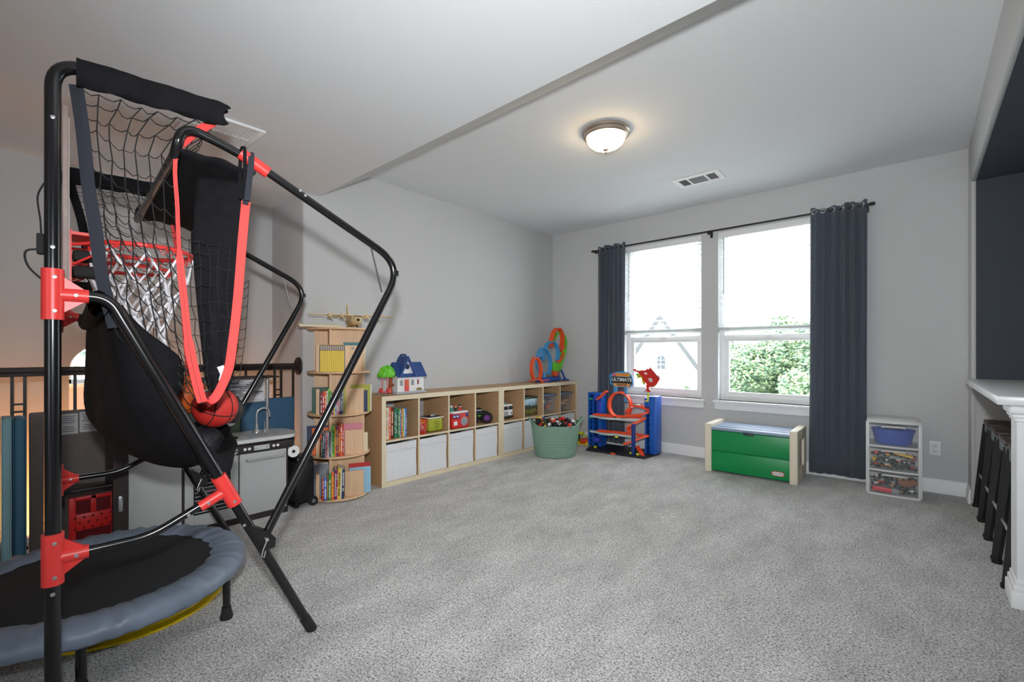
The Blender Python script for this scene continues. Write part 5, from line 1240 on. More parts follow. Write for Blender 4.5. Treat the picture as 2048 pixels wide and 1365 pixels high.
MB().prism([(0.20, 0.42), (0.24, 0.45), (0.30, 0.47), (0.33, 0.44), (0.28, 0.42), (0.25, 0.38)], 0.01, 0.04, YZX).build('orange_flame', m_torg, t)
b = MB(); b.tube([(0.0, 0.235, 0.20), (0.0, 0.37, 0.02)], 0.012, 6); b.rbox(-0.04, 0.05, 0.345, 0.395, 0.0, 0.022, 0.005); b.build('prop_leg', m_tblue, t)
MB().rbox(-0.03, 0.04, 0.13, 0.20, 0.06, 0.13, 0.02).build('motor', m_tblue, t)
MB().box(-0.01, 0.03, -0.235, -0.165, 0.30, 0.318).build('track_link', m_tblue, t)
MB().tube(smooth_path([(0.02, -0.10, 0.03), (0.02, -0.12, 0.07), (0.02, -0.10, 0.12)], 4), 0.016, 8).build('loop_stand', m_tsky, t)
# ================================================================== TUB, GARAGE, CHEST, DRAWERS
# green rubber tub full of toy vehicles
m_tub = mat('sage_green_tub', (126, 160, 142), 0.55, noise=(30, 0.05), bump=(120, 0.2, 0.003))
t = thing('toy_tub', 'sage green flexible tub with two handles, heaped with toy vehicles', 'tub', (-3.015, 4.10, 0), 0.72)
SXL, SYL = 1.0, 0.80
def tubr(z): return 0.215+0.055*(z/0.355)**0.8
def rimz(a): return 0.345+0.045*max(0, math.cos(a)**2-0.55)/0.45
def tubo(u, v):
    a = 2*PI*u; z = rimz(a)*v; r = tubr(z)+0.0018*math.sin(v*2*PI*11)
    if v == 0: r -= 0.012
    return (r*math.cos(a)*SXL, r*math.sin(a)*SYL, z)
def tubi(u, v):
    a = -2*PI*u; z = 0.012+(rimz(a)-0.012)*v; r = tubr(z)-0.008
    return (r*math.cos(a)*SXL, r*math.sin(a)*SYL, z)
b = MB(); b.grid(tubo, 60, 44); b.grid(tubi, 60, 8); b.lathe([(0.0001, 0.0), (0.205, 0.0)], 60, sx=SXL, sy=SYL); b.lathe([(0.0001, 0.012), (0.21, 0.012)], 60, sx=SXL, sy=SYL)
b.build('tub_wall', m_tub, t, ang=60)
MB().tube([((tubr(0.35)-0.003)*math.cos(2*PI*i/60)*SXL, (tubr(0.35)-0.003)*math.sin(2*PI*i/60)*SYL, rimz(2*PI*i/60)) for i in range(60)], 0.007, 8, closed=True).build('rim', m_tub, t)
for s in (-1, 1):
    r = tubr(0.36)*s; b = MB(); b.tube(arc_path([(r, -0.055, 0.375), (r*1.10, -0.045, 0.425), (r*1.10, 0.045, 0.425), (r, 0.055, 0.375)], 0.025, 5), 0.009, 8); b.build('handle', m_tub, t)
TUBM = TR(-3.015, 4.10, 0) @ RZ(0.72)
cols = [('black', m_tblk), ('yellow', m_tyel), ('red', m_tred), ('orange', m_torg), ('green', m_tdk), ('grey', m_tgry), ('white', m_twht), ('blue', m_tblue), ('tan', m_ttan)]
def small_truck(M, ci, hub, s, label, group, cat='toy car'):
    o = bpy.data.objects.new('toy_vehicle', None); COL.objects.link(o); o.matrix_basis = M; o.empty_display_size = 0.02; tag(o, label, cat, group)
    MB().rbox(-s, s, -0.5*s, 0.5*s, 0.25*s, 0.7*s, 0.14*s).build('body', cols[ci][1], o)
    MB().rbox(-0.5*s, 0.45*s, -0.42*s, 0.42*s, 0.62*s, 1.05*s, 0.14*s).build('cab', cols[ci][1] if hub % 2 else cols[hub % len(cols)][1], o)
    for x in (-0.58, 0.58):
        for y in (-0.52, 0.52):
            w = MB().lathe([(0.16*s, -0.16*s), (0.36*s, -0.16*s), (0.4*s, 0), (0.36*s, 0.16*s), (0.16*s, 0.16*s)], 12, M=TR(x*s, y*s, 0.32*s) @ RX(PI/2)).build('wheel', m_tblk, o)
            MB().lathe([(0.17*s, -0.13*s), (0.17*s, 0.13*s)], 8, M=TR(x*s, y*s, 0.32*s) @ RX(PI/2)).build('hub', cols[hub % len(cols)][1], w)
    return o
rr = random.Random(21)
rows = [('front', -0.122, 7, 0.345), ('second', -0.06, 8, 0.37), ('third', 0.0, 8, 0.38), ('fourth', 0.065, 7, 0.375), ('back', 0.12, 5, 0.36)]
order = [0, 1, 0, 0, 5, 0, 2, 0, 4, 0, 3, 1, 0, 0, 6, 1, 1, 0, 3, 0, 2, 0, 0, 4, 1, 8, 0, 1, 0, 0, 7, 0, 5, 1, 0]
hubs = [2, 0, 6, 5, 3, 0, 2, 5, 1, 4, 3, 6, 0, 2, 1, 3]
n = 0
# rows run parallel to the picture: rotate into the camera's frame
CM = TR(-3.015, 4.10, 0) @ RZ(0.63)
for (rn, yy, cnt, z) in rows:
    half = 0.205*math.sqrt(max(0.05, 1-(yy/0.20)**2))*0.90
    for k in range(cnt):
        x = -half+2*half*k/(cnt-1); ci = order[n % len(order)]; hb_ = hubs[n % len(hubs)]; s = rr.uniform(0.034, 0.046)
        M = CM @ TR(x, yy+rr.uniform(-0.012, 0.012), z-0.015+rr.uniform(-0.012, 0.02)) @ RZ(rr.uniform(0, 6.28)) @ RX(rr.uniform(-0.9, 0.9)) @ RY(rr.uniform(-0.7, 0.7))
        small_truck(M, ci, hb_, s, '%s toy vehicle in the green tub, %s row, %s from the left' % (cols[ci][0], rn, ORD[k]), 'toy vehicles heaped in the tub'); n += 1
MB().lathe([(0.0001, 0.335), (0.20, 0.325), (0.235, 0.30)], 40, sx=SXL, sy=SYL).build('toy_bed', m_tblk, t)

# yellow and red crane toy beside the tub
t = thing('toy_crane', 'yellow-green and red toy playset on the carpet behind the tub', 'toy', (-3.10, 4.86, 0), 0.06)
m_ylg = mat('toy_yellow_green', (212, 214, 30), 0.4)
MB().rbox(-0.12, 0.07, -0.07, 0.07, 0.0, 0.035, 0.008).build('base', m_ylg, t)
MB().rbox(-0.05, 0.08, -0.075, 0.05, 0.012, 0.075, 0.010).build('red_body', mat('toy_vermilion', (214, 70, 30), 0.4), t)
b = MB(); b.rbox(-0.125, -0.11, -0.02, 0.02, 0.03, 0.13, 0.004); b.rbox(-0.10, -0.085, -0.05, -0.02, 0.03, 0.14, 0.004); b.rbox(-0.125, -0.03, -0.03, 0.02, 0.12, 0.15, 0.008); b.rbox(-0.04, 0.06, -0.02, 0.01, 0.10, 0.115, 0.004); b.rbox(0.05, 0.09, -0.05, 0.04, 0.02, 0.125, 0.010); b.build('crane_arm', m_ylg, t)
MB().cyl((-0.075, -0.03, 0.035), (-0.075, -0.03, 0.12), 0.014, 10).build('green_tank', m_tdk, t)
MB().cyl((-0.03, -0.03, 0.06), (-0.04, -0.03, 0.115), 0.006, 8).build('hook', m_tdk, t)
for x in (-0.08, 0.06): MB().lathe([(0.02, -0.008), (0.022, 0), (0.02, 0.008)], 14, M=TR(x, -0.08, 0.022) @ RX(PI/2)).build('wheel', m_ylg, t)

# ------------------------------------------------------------------ toy garage tower
t = thing('toy_garage', 'multi-storey toy car garage with blue towers, orange tracks and red dragon', 'toy garage', (-2.56, 4.78, 0), 0.05)
m_gblue = mat('garage_blue', (24, 92, 190), 0.4); m_gdb = mat('garage_dark_blue', (18, 56, 130), 0.45); m_gplat = mat('garage_grey', (198, 206, 206), 0.45); m_gdark = mat('garage_black', (36, 38, 42), 0.5); m_otr = mat('track_orange', (244, 88, 50), 0.4)
XZY = Matrix(((1,0,0,0),(0,0,1,0),(0,1,0,0),(0,0,0,1)))
b = MB(); b.prism([(-0.34, -0.235), (0.36, -0.215), (0.40, 0.10), (0.38, 0.20), (-0.42, 0.20), (-0.40, 0.02)], 0.0, 0.022); b.build('base', m_gdark, t)
# left parking tower
b = MB(); b.box(-0.435, -0.415, -0.02, 0.12, 0.022, 0.655); b.box(-0.375, -0.36, -0.02, 0.12, 0.022, 0.60); b.box(-0.31, -0.265, 0.0, 0.12, 0.022, 0.655); b.box(-0.435, -0.265, 0.115, 0.13, 0.022, 0.655); b.rbox(-0.437, -0.263, -0.022, 0.13, 0.635, 0.662, 0.006); b.build('left_tower', m_gblue, t)
for k in range(11):
    MB().box(-0.415, -0.375, -0.02, 0.115, 0.05+0.054*k, 0.058+0.054*k).build('car_shelf', m_gblue, t)
for k in range(9):
    MB().box(-0.36, -0.31, 0.0, 0.115, 0.08+0.06*k, 0.094+0.06*k).build('lift_floor', m_gdb, t)
for a_ in ((-0.355, -0.30, -0.03, 0.02, 0.57, 0.64, 0.006), (-0.315, -0.265, -0.03, 0.0, 0.42, 0.56, 0.004), (-0.35, -0.26, -0.08, 0.0, 0.07, 0.14, 0.02)): MB().rbox(*a_).build('lift_housing', mat('garage_violet_blue', (54, 74, 190), 0.4), t)
for z in (0.575, 0.35, 0.19): MB().rbox(-0.415, -0.37, -0.045, -0.015, z, z+0.025, 0.006).build('parked_car', m_tteal, t)
# right tower
b = MB(); b.box(0.28, 0.30, -0.02, 0.13, 0.022, 0.60); b.rbox(0.33, 0.415, -0.03, 0.13, 0.022, 0.66, 0.012); b.box(0.28, 0.40, 0.11, 0.13, 0.022, 0.64); b.rbox(0.275, 0.34, -0.03, 0.13, 0.54, 0.64, 0.01); b.build('right_tower', m_gblue, t)
for k in range(8): MB().box(0.30, 0.345, -0.032, 0.10, 0.06+0.06*k, 0.068+0.06*k).build('car_shelf', m_gdb, t)
for k in range(9): MB().lathe([(0.006, 0), (0.006, 0.002)], 8, M=TR(0.355, -0.0315, 0.08+0.058*k) @ RX(PI/2)).build('tower_stud', m_tsky, t)
MB().rbox(0.205, 0.24, -0.21, -0.17, 0.022, 0.36, 0.006).build('support_post', m_gdb, t)
# grey platforms with scalloped front edges
def platform(z, x0, x1):
    pts = [(x0, -0.10), (x0+0.10, -0.12), (x0+0.17, -0.165), (x0+0.28, -0.165), (x0+0.34, -0.13), (x1-0.06, -0.13), (x1, -0.10), (x1, 0.08), (x0, 0.08)]
    b = MB(); b.prism(pts, z, z+0.012); b.tube([(p[0], p[1], z+0.014) for p in pts[:7]], 0.012, 8); return b.build('platform', m_gplat, t)
platform(0.375, -0.36, 0.24); platform(0.195, -0.36, 0.22)
def track(pts, w=0.054, n=6, wd=(0, 1, 0), name='track', m=None):
    P = smooth_path(pts, n); b = MB(); b.strip(P, wd, w, 0.006)
    W = Vector(wd).normalized()
    for s in (-1, 1): b.strip([p+W*s*w/2+Vector((0, 0, 0.008)) for p in P], (0, 0, 1), 0.024, 0.004)
    return b.build(name, m or m_otr, t, ang=60)
track([(-0.34, -0.05, 0.398), (-0.20, -0.06, 0.40), (-0.06, -0.07, 0.40), (0.08, -0.05, 0.405), (0.24, -0.03, 0.41)])
track([(-0.28, -0.06, 0.213), (-0.10, -0.07, 0.216), (0.06, -0.06, 0.216), (0.22, -0.04, 0.212), (0.33, -0.05, 0.21)])
MB().rbox(-0.12, 0.02, -0.10, -0.06, 0.209, 0.216, 0.003).build('blue_ramp', m_tsky, t)
# orange vertical loop
pts = []
for i in range(41):
    a = 2*PI*i/40; pts.append((0.0-0.125*math.sin(a)*1.0, -0.09+0.07*i/40, 0.545-0.142*math.cos(a)))
b = MB(); b.strip(pts, (0, 1, 0), 0.056, 0.006)
for s in (-1, 1): b.strip([(p[0], p[1]+s*0.028, p[2]) for p in pts], [(-(p[0]), 0, 0.545-p[2]+0.0001) for p in pts], 0.020, 0.005)
b.build('loop', m_otr, t, ang=60)
track([(0.05, 0.0, 0.46), (0.16, -0.01, 0.53), (0.28, -0.02, 0.52), (0.335, -0.05, 0.485), (0.28, -0.08, 0.455), (0.15, -0.09, 0.43), (0.05, -0.09, 0.41)], name='track')
track([(0.30, -0.06, 0.41), (0.25, -0.10, 0.375), (0.18, -0.14, 0.335), (0.14, -0.15, 0.30), (0.17, -0.16, 0.265), (0.22, -0.16, 0.24)])
track([(0.335, -0.09, 0.225), (0.25, -0.14, 0.185), (0.15, -0.17, 0.135), (0.11, -0.18, 0.125)])
track([(0.235, -0.12, 0.105), (0.27, -0.15, 0.075), (0.33, -0.19, 0.03)], 0.05)
track([(-0.31, -0.02, 0.575), (-0.26, -0.03, 0.61), (-0.20, -0.04, 0.665), (-0.17, -0.04, 0.685)], 0.04)
for (x, z) in ((0.10, 0.515), (0.18, 0.545)): MB().rbox(x, x+0.05, -0.04, -0.02, z, z+0.018, 0.006).build('flame_trim', m_twht, t)
MB().rbox(-0.05, -0.01, -0.125, -0.095, 0.395, 0.412, 0.005).build('checker_gate', m_gdark, t)
for (x, y, z) in ((-0.01, -0.17, 0.18), (0.18, -0.20, 0.03), (0.26, -0.21, 0.03), (-0.30, -0.13, 0.025)): MB().rbox(x, x+0.035, y, y+0.02, z, z+0.022, 0.004).build('yellow_clip', m_ylg, t)
b = MB(); b.rbox(-0.03, 0.03, -0.238, -0.225, 0.004, 0.024, 0.004); b.build('front_badge', m_otr, t)
# sign board
S = TR(0.015, -0.035, 0.835)
def sgn(poly, y0, y1, m, name, par): return MB().prism(poly, y0, y1, S @ Matrix(((1,0,0,0),(0,0,-1,0),(0,1,0,0),(0,0,0,1)))).build(name, m, par)
sb = sgn([(-0.145, -0.055), (-0.15, 0.02), (-0.155, 0.045), (-0.12, 0.07), (-0.06, 0.088), (0.02, 0.092), (0.09, 0.080), (0.12, 0.055), (0.135, 0.01), (0.14, -0.05), (0.10, -0.085), (-0.09, -0.09)], 0.0, 0.008, m_tsky, 'sign_board', t)
sgn([(-0.13, -0.02), (-0.135, 0.03), (0.12, 0.03), (0.125, -0.02), (0.125, -0.045), (0.095, -0.075), (-0.10, -0.075), (-0.125, -0.04)], 0.008, 0.010, m_gdark, 'sign_panel', sb)
sgn([(-0.11, -0.045), (0.11, -0.045), (0.09, -0.082), (-0.09, -0.082)], 0.010, 0.0125, mat('sign_gold', (226, 160, 96), 0.5), 'sign_plaque', sb)
sgn([(-0.11, 0.05), (-0.06, 0.075), (0.0, 0.068), (0.06, 0.078), (0.11, 0.06), (0.10, 0.035), (-0.08, 0.035)], 0.010, 0.0125, mat('flame_amber', (236, 168, 70), 0.5), 'flame_logo', sb)
sgn([(-0.12, 0.04), (-0.11, 0.068), (-0.075, 0.07), (-0.06, 0.05), (-0.08, 0.035)], 0.0126, 0.0135, m_tpink, 'flame_tip', sb)
FM = S @ RX(PI/2)
text_mesh('sign_lettering', 'ULTIMATE', 0.054, 0.001, m_twht, sb, FM @ TR(0, -0.004, 0.0122), bold=0.0012)
text_mesh('sign_lettering', 'GARAGE', 0.032, 0.001, m_gdark, sb, FM @ TR(0, -0.0625, 0.0137), bold=0.0008)
text_mesh('sign_lettering', 'Hot Wheels', 0.026, 0.001, m_tred, sb, FM @ TR(0.01, 0.055, 0.0137))
for a_ in ((-0.09, -0.05, -0.036, -0.028, 0.66, 0.76), (0.045, 0.075, -0.036, -0.028, 0.58, 0.76)): MB().box(*a_).build('sign_leg', m_tsky, t)
# red dragon cut-out perched on the right tower, a thick two-layer figure
DM = TR(0.30, -0.02, 0.70)
def dr(poly, y0, y1, m, name, par):
    return MB().prism(poly, y0, y1, DM @ Matrix(((1,0,0,0),(0,0,1,0),(0,1,0,0),(0,0,0,1)))).build(name, m, par)
def dp(pts): return [((x-1650)*0.00043, (735-y)*0.00043) for x, y in pts]
body = dp([(1580, 725), (1640, 690), (1700, 720), (1750, 715), (1765, 690), (1725, 650), (1705, 610), (1745, 580), (1790, 590), (1900, 530), (1965, 420), (1985, 380), (1870, 245), (1765, 125), (1755, 60), (1740, 95), (1700, 150), (1660, 95), (1655, 140), (1610, 165), (1500, 160), (1470, 180), (1380, 165), (1345, 130), (1290, 140), (1285, 165), (1320, 185), (1345, 215), (1400, 215), (1440, 245), (1480, 290), (1545, 330), (1560, 400), (1600, 470), (1660, 520), (1640, 570), (1665, 620), (1650, 660)])
d = dr(body, -0.006, 0.022, m_tred, 'dragon_body', t)
dr(dp([(1985, 380), (1870, 245), (1765, 125), (1775, 110), (1880, 225), (1995, 360)]), -0.010, 0.026, mat('dragon_dark_red', (150, 26, 30), 0.45), 'dragon_wing_edge', d)
dr(dp([(1440, 250), (1400, 240), (1385, 290), (1415, 350), (1345, 385), (1350, 400), (1430, 370), (1520, 355), (1545, 480), (1590, 540), (1645, 530), (1600, 470), (1560, 400), (1545, 330), (1480, 290)]), -0.012, -0.004, mat('dragon_olive', (190, 176, 40), 0.45), 'dragon_belly', d)
dr(dp([(1380, 285), (1395, 240), (1425, 245), (1440, 320), (1420, 345)]), -0.015, -0.010, m_tlime, 'dragon_tongue', d)
dr(dp([(1900, 530), (1830, 585), (1770, 580), (1800, 600), (1870, 575), (1925, 520)]), -0.010, 0.0, mat('dragon_olive', (190, 176, 40), 0.45), 'dragon_underside', d)
dr(dp([(1975, 400), (1985, 330), (1950, 245), (1945, 260), (1965, 320), (1955, 380)]), 0.004, 0.014, mat('dragon_dark_red', (150, 26, 30), 0.45), 'dragon_tail', d)
for pts in ([(1600, 215), (1660, 225), (1680, 260), (1640, 275), (1600, 250)], [(1710, 365), (1780, 360), (1815, 400), (1810, 450), (1760, 465), (1710, 410)]): dr(dp(pts), -0.010, -0.005, m_twht, 'dragon_spot', d)
for (x, y) in ((1735, 405), (1770, 430)): dr(dp([(x-10, y-14), (x+10, y-14), (x+10, y+14), (x-10, y+14)]), -0.0115, -0.0095, m_tblk, 'dragon_eye', d)
for x in (1305, 1335, 1365): dr(dp([(x, 175), (x+10, 205), (x+20, 180)]), -0.008, 0.01, m_twht, 'dragon_tooth', d)
MB().cyl((0.325, -0.045, 0.60), (0.325, -0.03, 0.70), 0.010, 10).build('dragon_perch', m_ylg, t)
MB().rbox(0.30, 0.33, -0.07, -0.03, 0.60, 0.615, 0.005).build('perch_foot', m_ylg, t)

# ------------------------------------------------------------------ toy chest
t = thing('toy_chest', 'green toy chest with grey lid and beige end posts under the window', 'toy chest', (-1.16, 4.54, 0), 0.02)
m_gr = mat('chest_green', (0, 140, 74), 0.42, bump=(250, 0.05, 0.002)); m_bei = mat('chest_beige', (226, 216, 196), 0.5); m_lidg = mat('chest_lid_grey', (142, 158, 182), 0.42)
W2_ = 0.385; D_ = 0.45
for s in (-1, 1):
    xs0, xs1 = (-W2_, -W2_+0.062) if s < 0 else (W2_-0.062, W2_)
    b = MB()   # end frame with a handle slot, made of four bars
    b.rbox(xs0, xs1, -0.012, 0.12, 0.0, 0.462, 0.010, seg=3); b.rbox(xs0, xs1, D_-0.12, D_, 0.0, 0.462, 0.010, seg=3); b.rbox(xs0, xs1, 0.10, D_-0.10, 0.0, 0.12, 0.008); b.rbox(xs0, xs1, 0.10, D_-0.10, 0.36, 0.462, 0.008)
    o = b.build('end_post', m_bei, t)
    MB().rbox(xs0+0.012 if s > 0 else xs0+0.02, xs1-0.02 if s > 0 else xs1-0.012, 0.10, D_-0.10, 0.11, 0.37, 0.004).build('post_recess', mat('chest_beige_inner', (206, 198, 178), 0.55), o)
    for q in ((0.0, 0.03), (0.0, 0.43)): MB().lathe([(0.005, 0), (0.005, 0.001)], 8, M=TR((xs0+xs1)/2, -0.0125, q[1]) @ RX(PI/2)).build('screw_dimple', m_bei, o)
MB().rbox(-W2_+0.058, W2_-0.058, 0.0, 0.02, 0.022, 0.205, 0.006).build('lower_panel', m_gr, t)
MB().rbox(-W2_+0.058, W2_-0.058, 0.0, 0.02, 0.212, 0.400, 0.006).build('upper_panel', m_gr, t)
MB().box(-W2_+0.06, W2_-0.06, 0.016, D_-0.01, 0.018, 0.402).build('chest_body', m_gr, t)
l = MB().rbox(-W2_+0.060, W2_-0.060, -0.008, D_-0.005, 0.404, 0.432, 0.008).build('lid', m_lidg, t)
for y in (0.12, 0.22, 0.32): MB().rbox(-W2_+0.07, W2_-0.07, y-0.045, y+0.045, 0.430, 0.4365, 0.003).build('lid_rib', m_lidg, l)
MB().rbox(-0.045, 0.045, -0.010, 0.006, 0.383, 0.412, 0.005).build('finger_notch', mat('notch_dark', (54, 66, 72), 0.5), l)
def oval(w, h, n=10):
    p = []
    for cx, a0 in ((w-h, -PI/2), (-(w-h), PI/2)):
        for i in range(n+1): a = a0+PI*i/n; p.append((cx+h*math.cos(a), h*math.sin(a)))
    return p
LM = TR(0.235, -0.001, 0.075) @ RX(PI/2)
bd = MB().prism(oval(0.052, 0.022), 0, 0.002, LM).build('maker_badge', mat('badge_red', (190, 60, 44), 0.45), t)
MB().prism(oval(0.045, 0.0155), 0.002, 0.003, LM).build('badge_field', m_twht, bd)
text_mesh('badge_lettering', 'little tikes', 0.021, 0.0004, m_tblk, bd, LM @ TR(0, 0.0005, 0.0034))

# ------------------------------------------------------------------ three-drawer cart
t = thing('drawer_cart', 'white plastic three-drawer cart with see-through drawers full of toys', 'drawer unit', (-0.152, 4.70, 0), 0.05)
m_cart = mat('cart_white', (214, 216, 216), 0.4); m_draw = clear_mat('drawer_clear', (205, 210, 214), 0.16)
hw = 0.160; DC = 0.33; ch = 0.60
def crv(x): return -0.016*(1-(x/hw)**2)
b = MB()
for (z0, z1, e) in ((0.578, 0.604, 0.006), (0.385, 0.398, 0.0), (0.193, 0.206, 0.0), (0.0, 0.014, 0.0)):
    pts = [(-hw-e, DC), (-hw-e, 0.0)]+[(-hw+2*hw*i/12, crv(-hw+2*hw*i/12)-e) for i in range(1, 12)]+[(hw+e, 0.0), (hw+e, DC)]
    b2 = MB(); b2.prism(pts, z0, z1); b2.build('tier_frame', m_cart, t, ang=50)
MB().rbox(-hw+0.02, hw-0.02, 0.03, DC-0.02, 0.602, 0.609, 0.003).build('top_inset', m_cart, t)
for s in (-1, 1):
    MB().box(s*hw-0.004, s*hw+0.004, 0.0, DC, 0.01, 0.585).build('side_wall', m_draw, t, smooth=False)
    for y in (0.0, DC-0.02): MB().rbox(s*hw-0.012, s*hw+0.012, y, y+0.02, 0.01, 0.585, 0.003).build('corner_post', m_cart, t)
MB().box(-hw, hw, DC-0.006, DC, 0.01, 0.585).build('back_wall', m_cart, t)
names = [('top', 0.400, 0.572), ('middle', 0.208, 0.380), ('bottom', 0.016, 0.188)]
for nm, z0, z1 in names:
    b = MB(); n_ = 14
    b.grid(lambda u, v: (-hw+0.014+(2*hw-0.028)*u, crv((-hw+0.014+(2*hw-0.028)*u))+0.003, z0+(z1-z0)*v), n_, 1)
    b.box(-hw+0.014, hw-0.014, 0.004, DC-0.02, z0, z0+0.003)
    d = b.build('drawer', m_draw, t, ang=60)
    MB().tube(arc_path([(-0.07, crv(0.07)-0.001, z1-0.026), (-0.055, crv(0)-0.014, z1-0.018), (0.055, crv(0)-0.014, z1-0.018), (0.07, crv(0.07)-0.001, z1-0.026)], 0.02, 5), 0.007, 8).build('drawer_pull', m_cart, d)
CMT = TR(-0.152, 4.70, 0) @ RZ(0.05)
o = bpy.data.objects.new('blue_bowl', None); COL.objects.link(o); o.matrix_basis = CMT @ TR(0.0, 0.12, 0.4035); tag(o, 'blue plastic bowl seen through the top drawer of the cart', 'bowl')
MB().lathe([(0.0001, 0), (0.095, 0), (0.102, 0.01), (0.118, 0.105), (0.126, 0.118), (0.120, 0.122), (0.110, 0.105), (0.096, 0.012), (0.0001, 0.010)], 40, sx=1.12, sy=0.82).build('bowl', mat('bowl_blue', (44, 84, 190), 0.4), o)
MB().tube([(0.108*1.12*math.cos(2*PI*i/40), 0.108*0.82*math.sin(2*PI*i/40), 0.06) for i in range(40)], 0.003, 6, closed=True).build('bowl_rib', mat('bowl_blue', (44, 84, 190), 0.4), o)
rr = random.Random(9)
for di, (dn, z0, seq) in enumerate((('middle', 0.2115, [0, 3, 1, 0, 0, 4, 0, 1, 0, 6, 0, 3, 6, 0, 3, 0, 1, 0, 4, 0, 8]), ('bottom', 0.0195, [2, 0, 2, 5, 8, 0, 5, 6, 2, 4, 8, 0, 8, 0, 6, 0, 4, 5, 8, 8, 0]))):
    for k in range(21):
        r_, c_ = divmod(k, 7); x = -0.114+0.038*c_; y = 0.045+0.02*(k % 2); z = z0+0.002+0.046*r_
        s = rr.uniform(0.026, 0.032); M = CMT @ TR(x, y+0.012*r_, z+rr.uniform(0.0, 0.012)) @ RZ(rr.uniform(-0.7, 0.7)+PI/2*(k % 3)) @ RY(rr.uniform(-0.3, 0.3))
        small_truck(M, seq[k], hubs[(k+di*5) % 16], s, '%s toy in the %s drawer, %s row, %s from the left' % (cols[seq[k]][0], dn, ('lower', 'middle', 'upper')[r_], ORD[c_]), 'toys in the %s drawer' % dn, 'toy')
def plain(name, label, M, parts):
    o = bpy.data.objects.new(name, None); COL.objects.link(o); o.matrix_basis = M; tag(o, label, 'toy')
    for nm, mb, m in parts: mb.build(nm, m, o)
plain('toy_ladder', 'long yellow toy boom lying across the middle drawer', CMT @ TR(0.06, 0.018, 0.335) @ RY(0.22), [('boom', MB().rbox(-0.06, 0.06, -0.012, 0.012, -0.009, 0.009, 0.003), m_tyel), ('boom_tip', MB().rbox(0.058, 0.085, -0.008, 0.008, -0.006, 0.004, 0.003), m_tred)])
plain('toy_bus', 'long red toy bus at the lower left of the bottom drawer', CMT @ TR(-0.07, 0.016, 0.028) @ RY(0.05), [('bus_body', MB().rbox(-0.06, 0.06, -0.012, 0.012, 0.0, 0.034, 0.006), mat('bus_red', (226, 50, 66), 0.4)), ('bus_front', MB().rbox(0.058, 0.105, -0.012, 0.012, 0.0, 0.036, 0.006), m_tgry)])
plain('toy_bear', 'brown plush toy at the upper right of the bottom drawer', CMT @ TR(0.075, 0.018, 0.115), [('plush_body', MB().ball((0, 0, 0), 0.034, 14, (1.4, 0.6, 0.9)), mat('plush_brown', (150, 92, 60), 0.9)), ('plush_head', MB().ball((0.045, 0, 0.012), 0.024, 12, (1, 0.7, 1)), mat('plush_brown', (150, 92, 60), 0.9))])
# ================================================================== OUTSIDE THE WINDOWS
m_siding = mat('pale_siding', (236, 236, 232), 0.8, noise=(2, 0.02)); m_fascia = mat('grey_fascia', (66, 70, 72), 0.7); m_roofs = mat('grey_shingle', (84, 90, 96), 0.9)
# neighbour's gabled house, seen through the left window
t = thing('neighbour_house', 'white gabled neighbour house with arched window beyond the left window', 'house', (-7.0, 16.0, -3.2))
# local: gable front faces -Y
gz, ez = 5.70, 1.80
b = MB(); b.prism([(-2.9, 0), (2.9, 0), (2.9, ez), (0, gz), (-2.9, ez)], 0.0, 6.0, Matrix(((1,0,0,0),(0,0,1,0),(0,1,0,0),(0,0,0,1)))); b.build('walls', m_siding, t, smooth=False)
XYs = Matrix(((1,0,0,0),(0,0,1,0),(0,1,0,0),(0,0,0,1)))
for s in (-1, 1):
    b = MB(); b.prism([(0, gz+0.06), (s*3.1, ez-0.21), (s*3.1, ez-0.46), (0, gz-0.16)], -0.16, -0.12, XYs); b.build('barge_board', m_fascia, t, smooth=False)
    b = MB(); b.prism([(0, gz+0.06), (s*3.1, ez-0.21), (s*3.1, ez-0.30), (0, gz-0.03)], -0.119, 6.2, XYs); b.build('roof_slope', mat('pale_shingle', (215, 215, 212), 0.9), t, smooth=False)
ar = [(-0.14, 0.0), (0.14, 0.0), (0.14, 0.36)]+[(0.14*math.cos(PI*i/10), 0.36+0.13*math.sin(PI*i/10)) for i in range(1, 10)]+[(-0.14, 0.36)]
wn = MB().prism(ar, 0.0, 0.06, TR(0.01, -0.001, 3.76) @ RX(PI/2)).build('gable_window', mat('gable_glass', (50, 60, 66), 0.2), t)
b = MB(); b.box(0.0, 0.02, -0.09, -0.055, 3.76, 4.24); b.box(-0.13, 0.15, -0.09, -0.055, 3.91, 3.93); b.box(-0.13, 0.15, -0.09, -0.055, 4.07, 4.09); b.build('muntin', m_vinyl, wn)
b = MB(); b.add([(-3.2, -1.4, 2.80), (1.3, -1.4, 2.80), (1.3, 0, 3.12), (-3.2, 0, 3.12), (-3.2, -1.4, 2.70), (1.3, -1.4, 2.70), (1.3, 0, 3.0), (-3.2, 0, 3.0)], [(0, 1, 2, 3), (7, 6, 5, 4), (0, 4, 5, 1), (2, 6, 7, 3), (0, 3, 7, 4), (1, 5, 6, 2)]); b.build('porch_roof', m_roofs, t, smooth=False)
b = MB(); b.box(-3.1, 1.2, -1.3, -0.01, 0.0, 2.72); b.build('porch', m_siding, t, smooth=False)

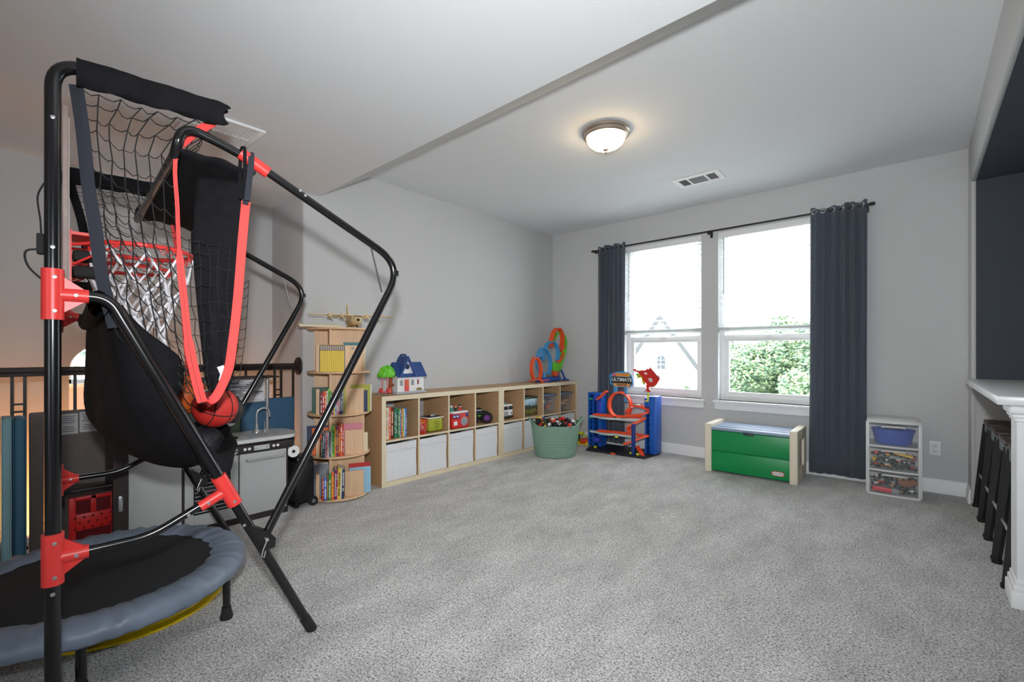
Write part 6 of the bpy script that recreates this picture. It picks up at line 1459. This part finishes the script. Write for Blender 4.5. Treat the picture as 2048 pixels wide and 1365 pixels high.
# trees: crowns of individual leaves over a trunk
m_leaf = [mat('leaf_green_a', (124, 150, 116), 0.6), mat('leaf_green_b', (168, 186, 142), 0.6), mat('leaf_green_c', (88, 116, 96), 0.6)]
m_bark = mat('bark', (110, 92, 76), 0.9)
def tree(loc, rx, rz_, h, n, label, seed, ls=0.05):
    t = thing('garden_tree', label, 'tree', loc); rr = random.Random(seed)
    b = MB(); b.tube([(0, 0, 0), (0.05, 0.03, h*0.4), (0, 0, h)], [0.12, 0.09, 0.04], 8)
    for k in range(7):
        a = k*0.9+seed; b.tube([(0.03, 0, h*(0.4+0.06*k)), (0.7*rx*math.cos(a), 0.7*rx*math.sin(a), h*(0.55+0.06*k))], [0.04, 0.012], 6)
    b.build('trunk', m_bark, t)
    lobes = [(rr.gauss(0, 0.45)*rx, rr.gauss(0, 0.45)*rx, h+rr.uniform(-0.9, 0.75)*rz_, rr.uniform(0.25, 0.5)*rx) for _ in range(26)]
    bs = [MB(), MB(), MB()]
    for i in range(n):
        l = lobes[i % 26]; v = Vector((rr.gauss(0, 1), rr.gauss(0, 1), rr.gauss(0, 1))).normalized()*l[3]*rr.uniform(0.65, 1.0)
        p = Vector((l[0], l[1], l[2]))+v*Vector((1, 1, 0.7)).length/1.6
        a = Vector((rr.gauss(0, 1), rr.gauss(0, 1), rr.gauss(0, 0.5))).normalized(); c = a.orthogonal().normalized(); s = ls*rr.uniform(0.7, 1.3)
        bs[i % 3].add([p-a*s, p+c*s*0.45, p+a*s, p-c*s*0.45], [(0, 1, 2, 3)])
    for k in range(3):
        o = bs[k].build('foliage', m_leaf[k], t, smooth=False); o['kind'] = 'stuff'
tree((-2.38, 12.0, -3.2), 1.0, 1.4, 3.85, 34000, 'large leafy tree filling the lower right window', 3)
tree((-1.45, 10.8, -3.2), 0.7, 1.2, 3.2, 16000, 'lighter leafy tree at the right edge of the right window', 5)
tree((-3.95, 11.0, -3.2), 0.28, 0.6, 3.05, 4000, 'small shrub top in the lower right corner of the left window', 8, 0.04)
b = MB(); b.box(-40, 40, 5.6, 60, -3.4, -3.2)
struct(b.build('ground', mat('driveway', (176, 175, 170), 0.95, noise=(3, 0.2)), smooth=False))
# row of pale hedge trees outside the entry window
tree((-9.5, 1.6, -3.2), 1.2, 1.6, 3.9, 8000, 'leafy tree seen through the arched opening by the stairs', 12)
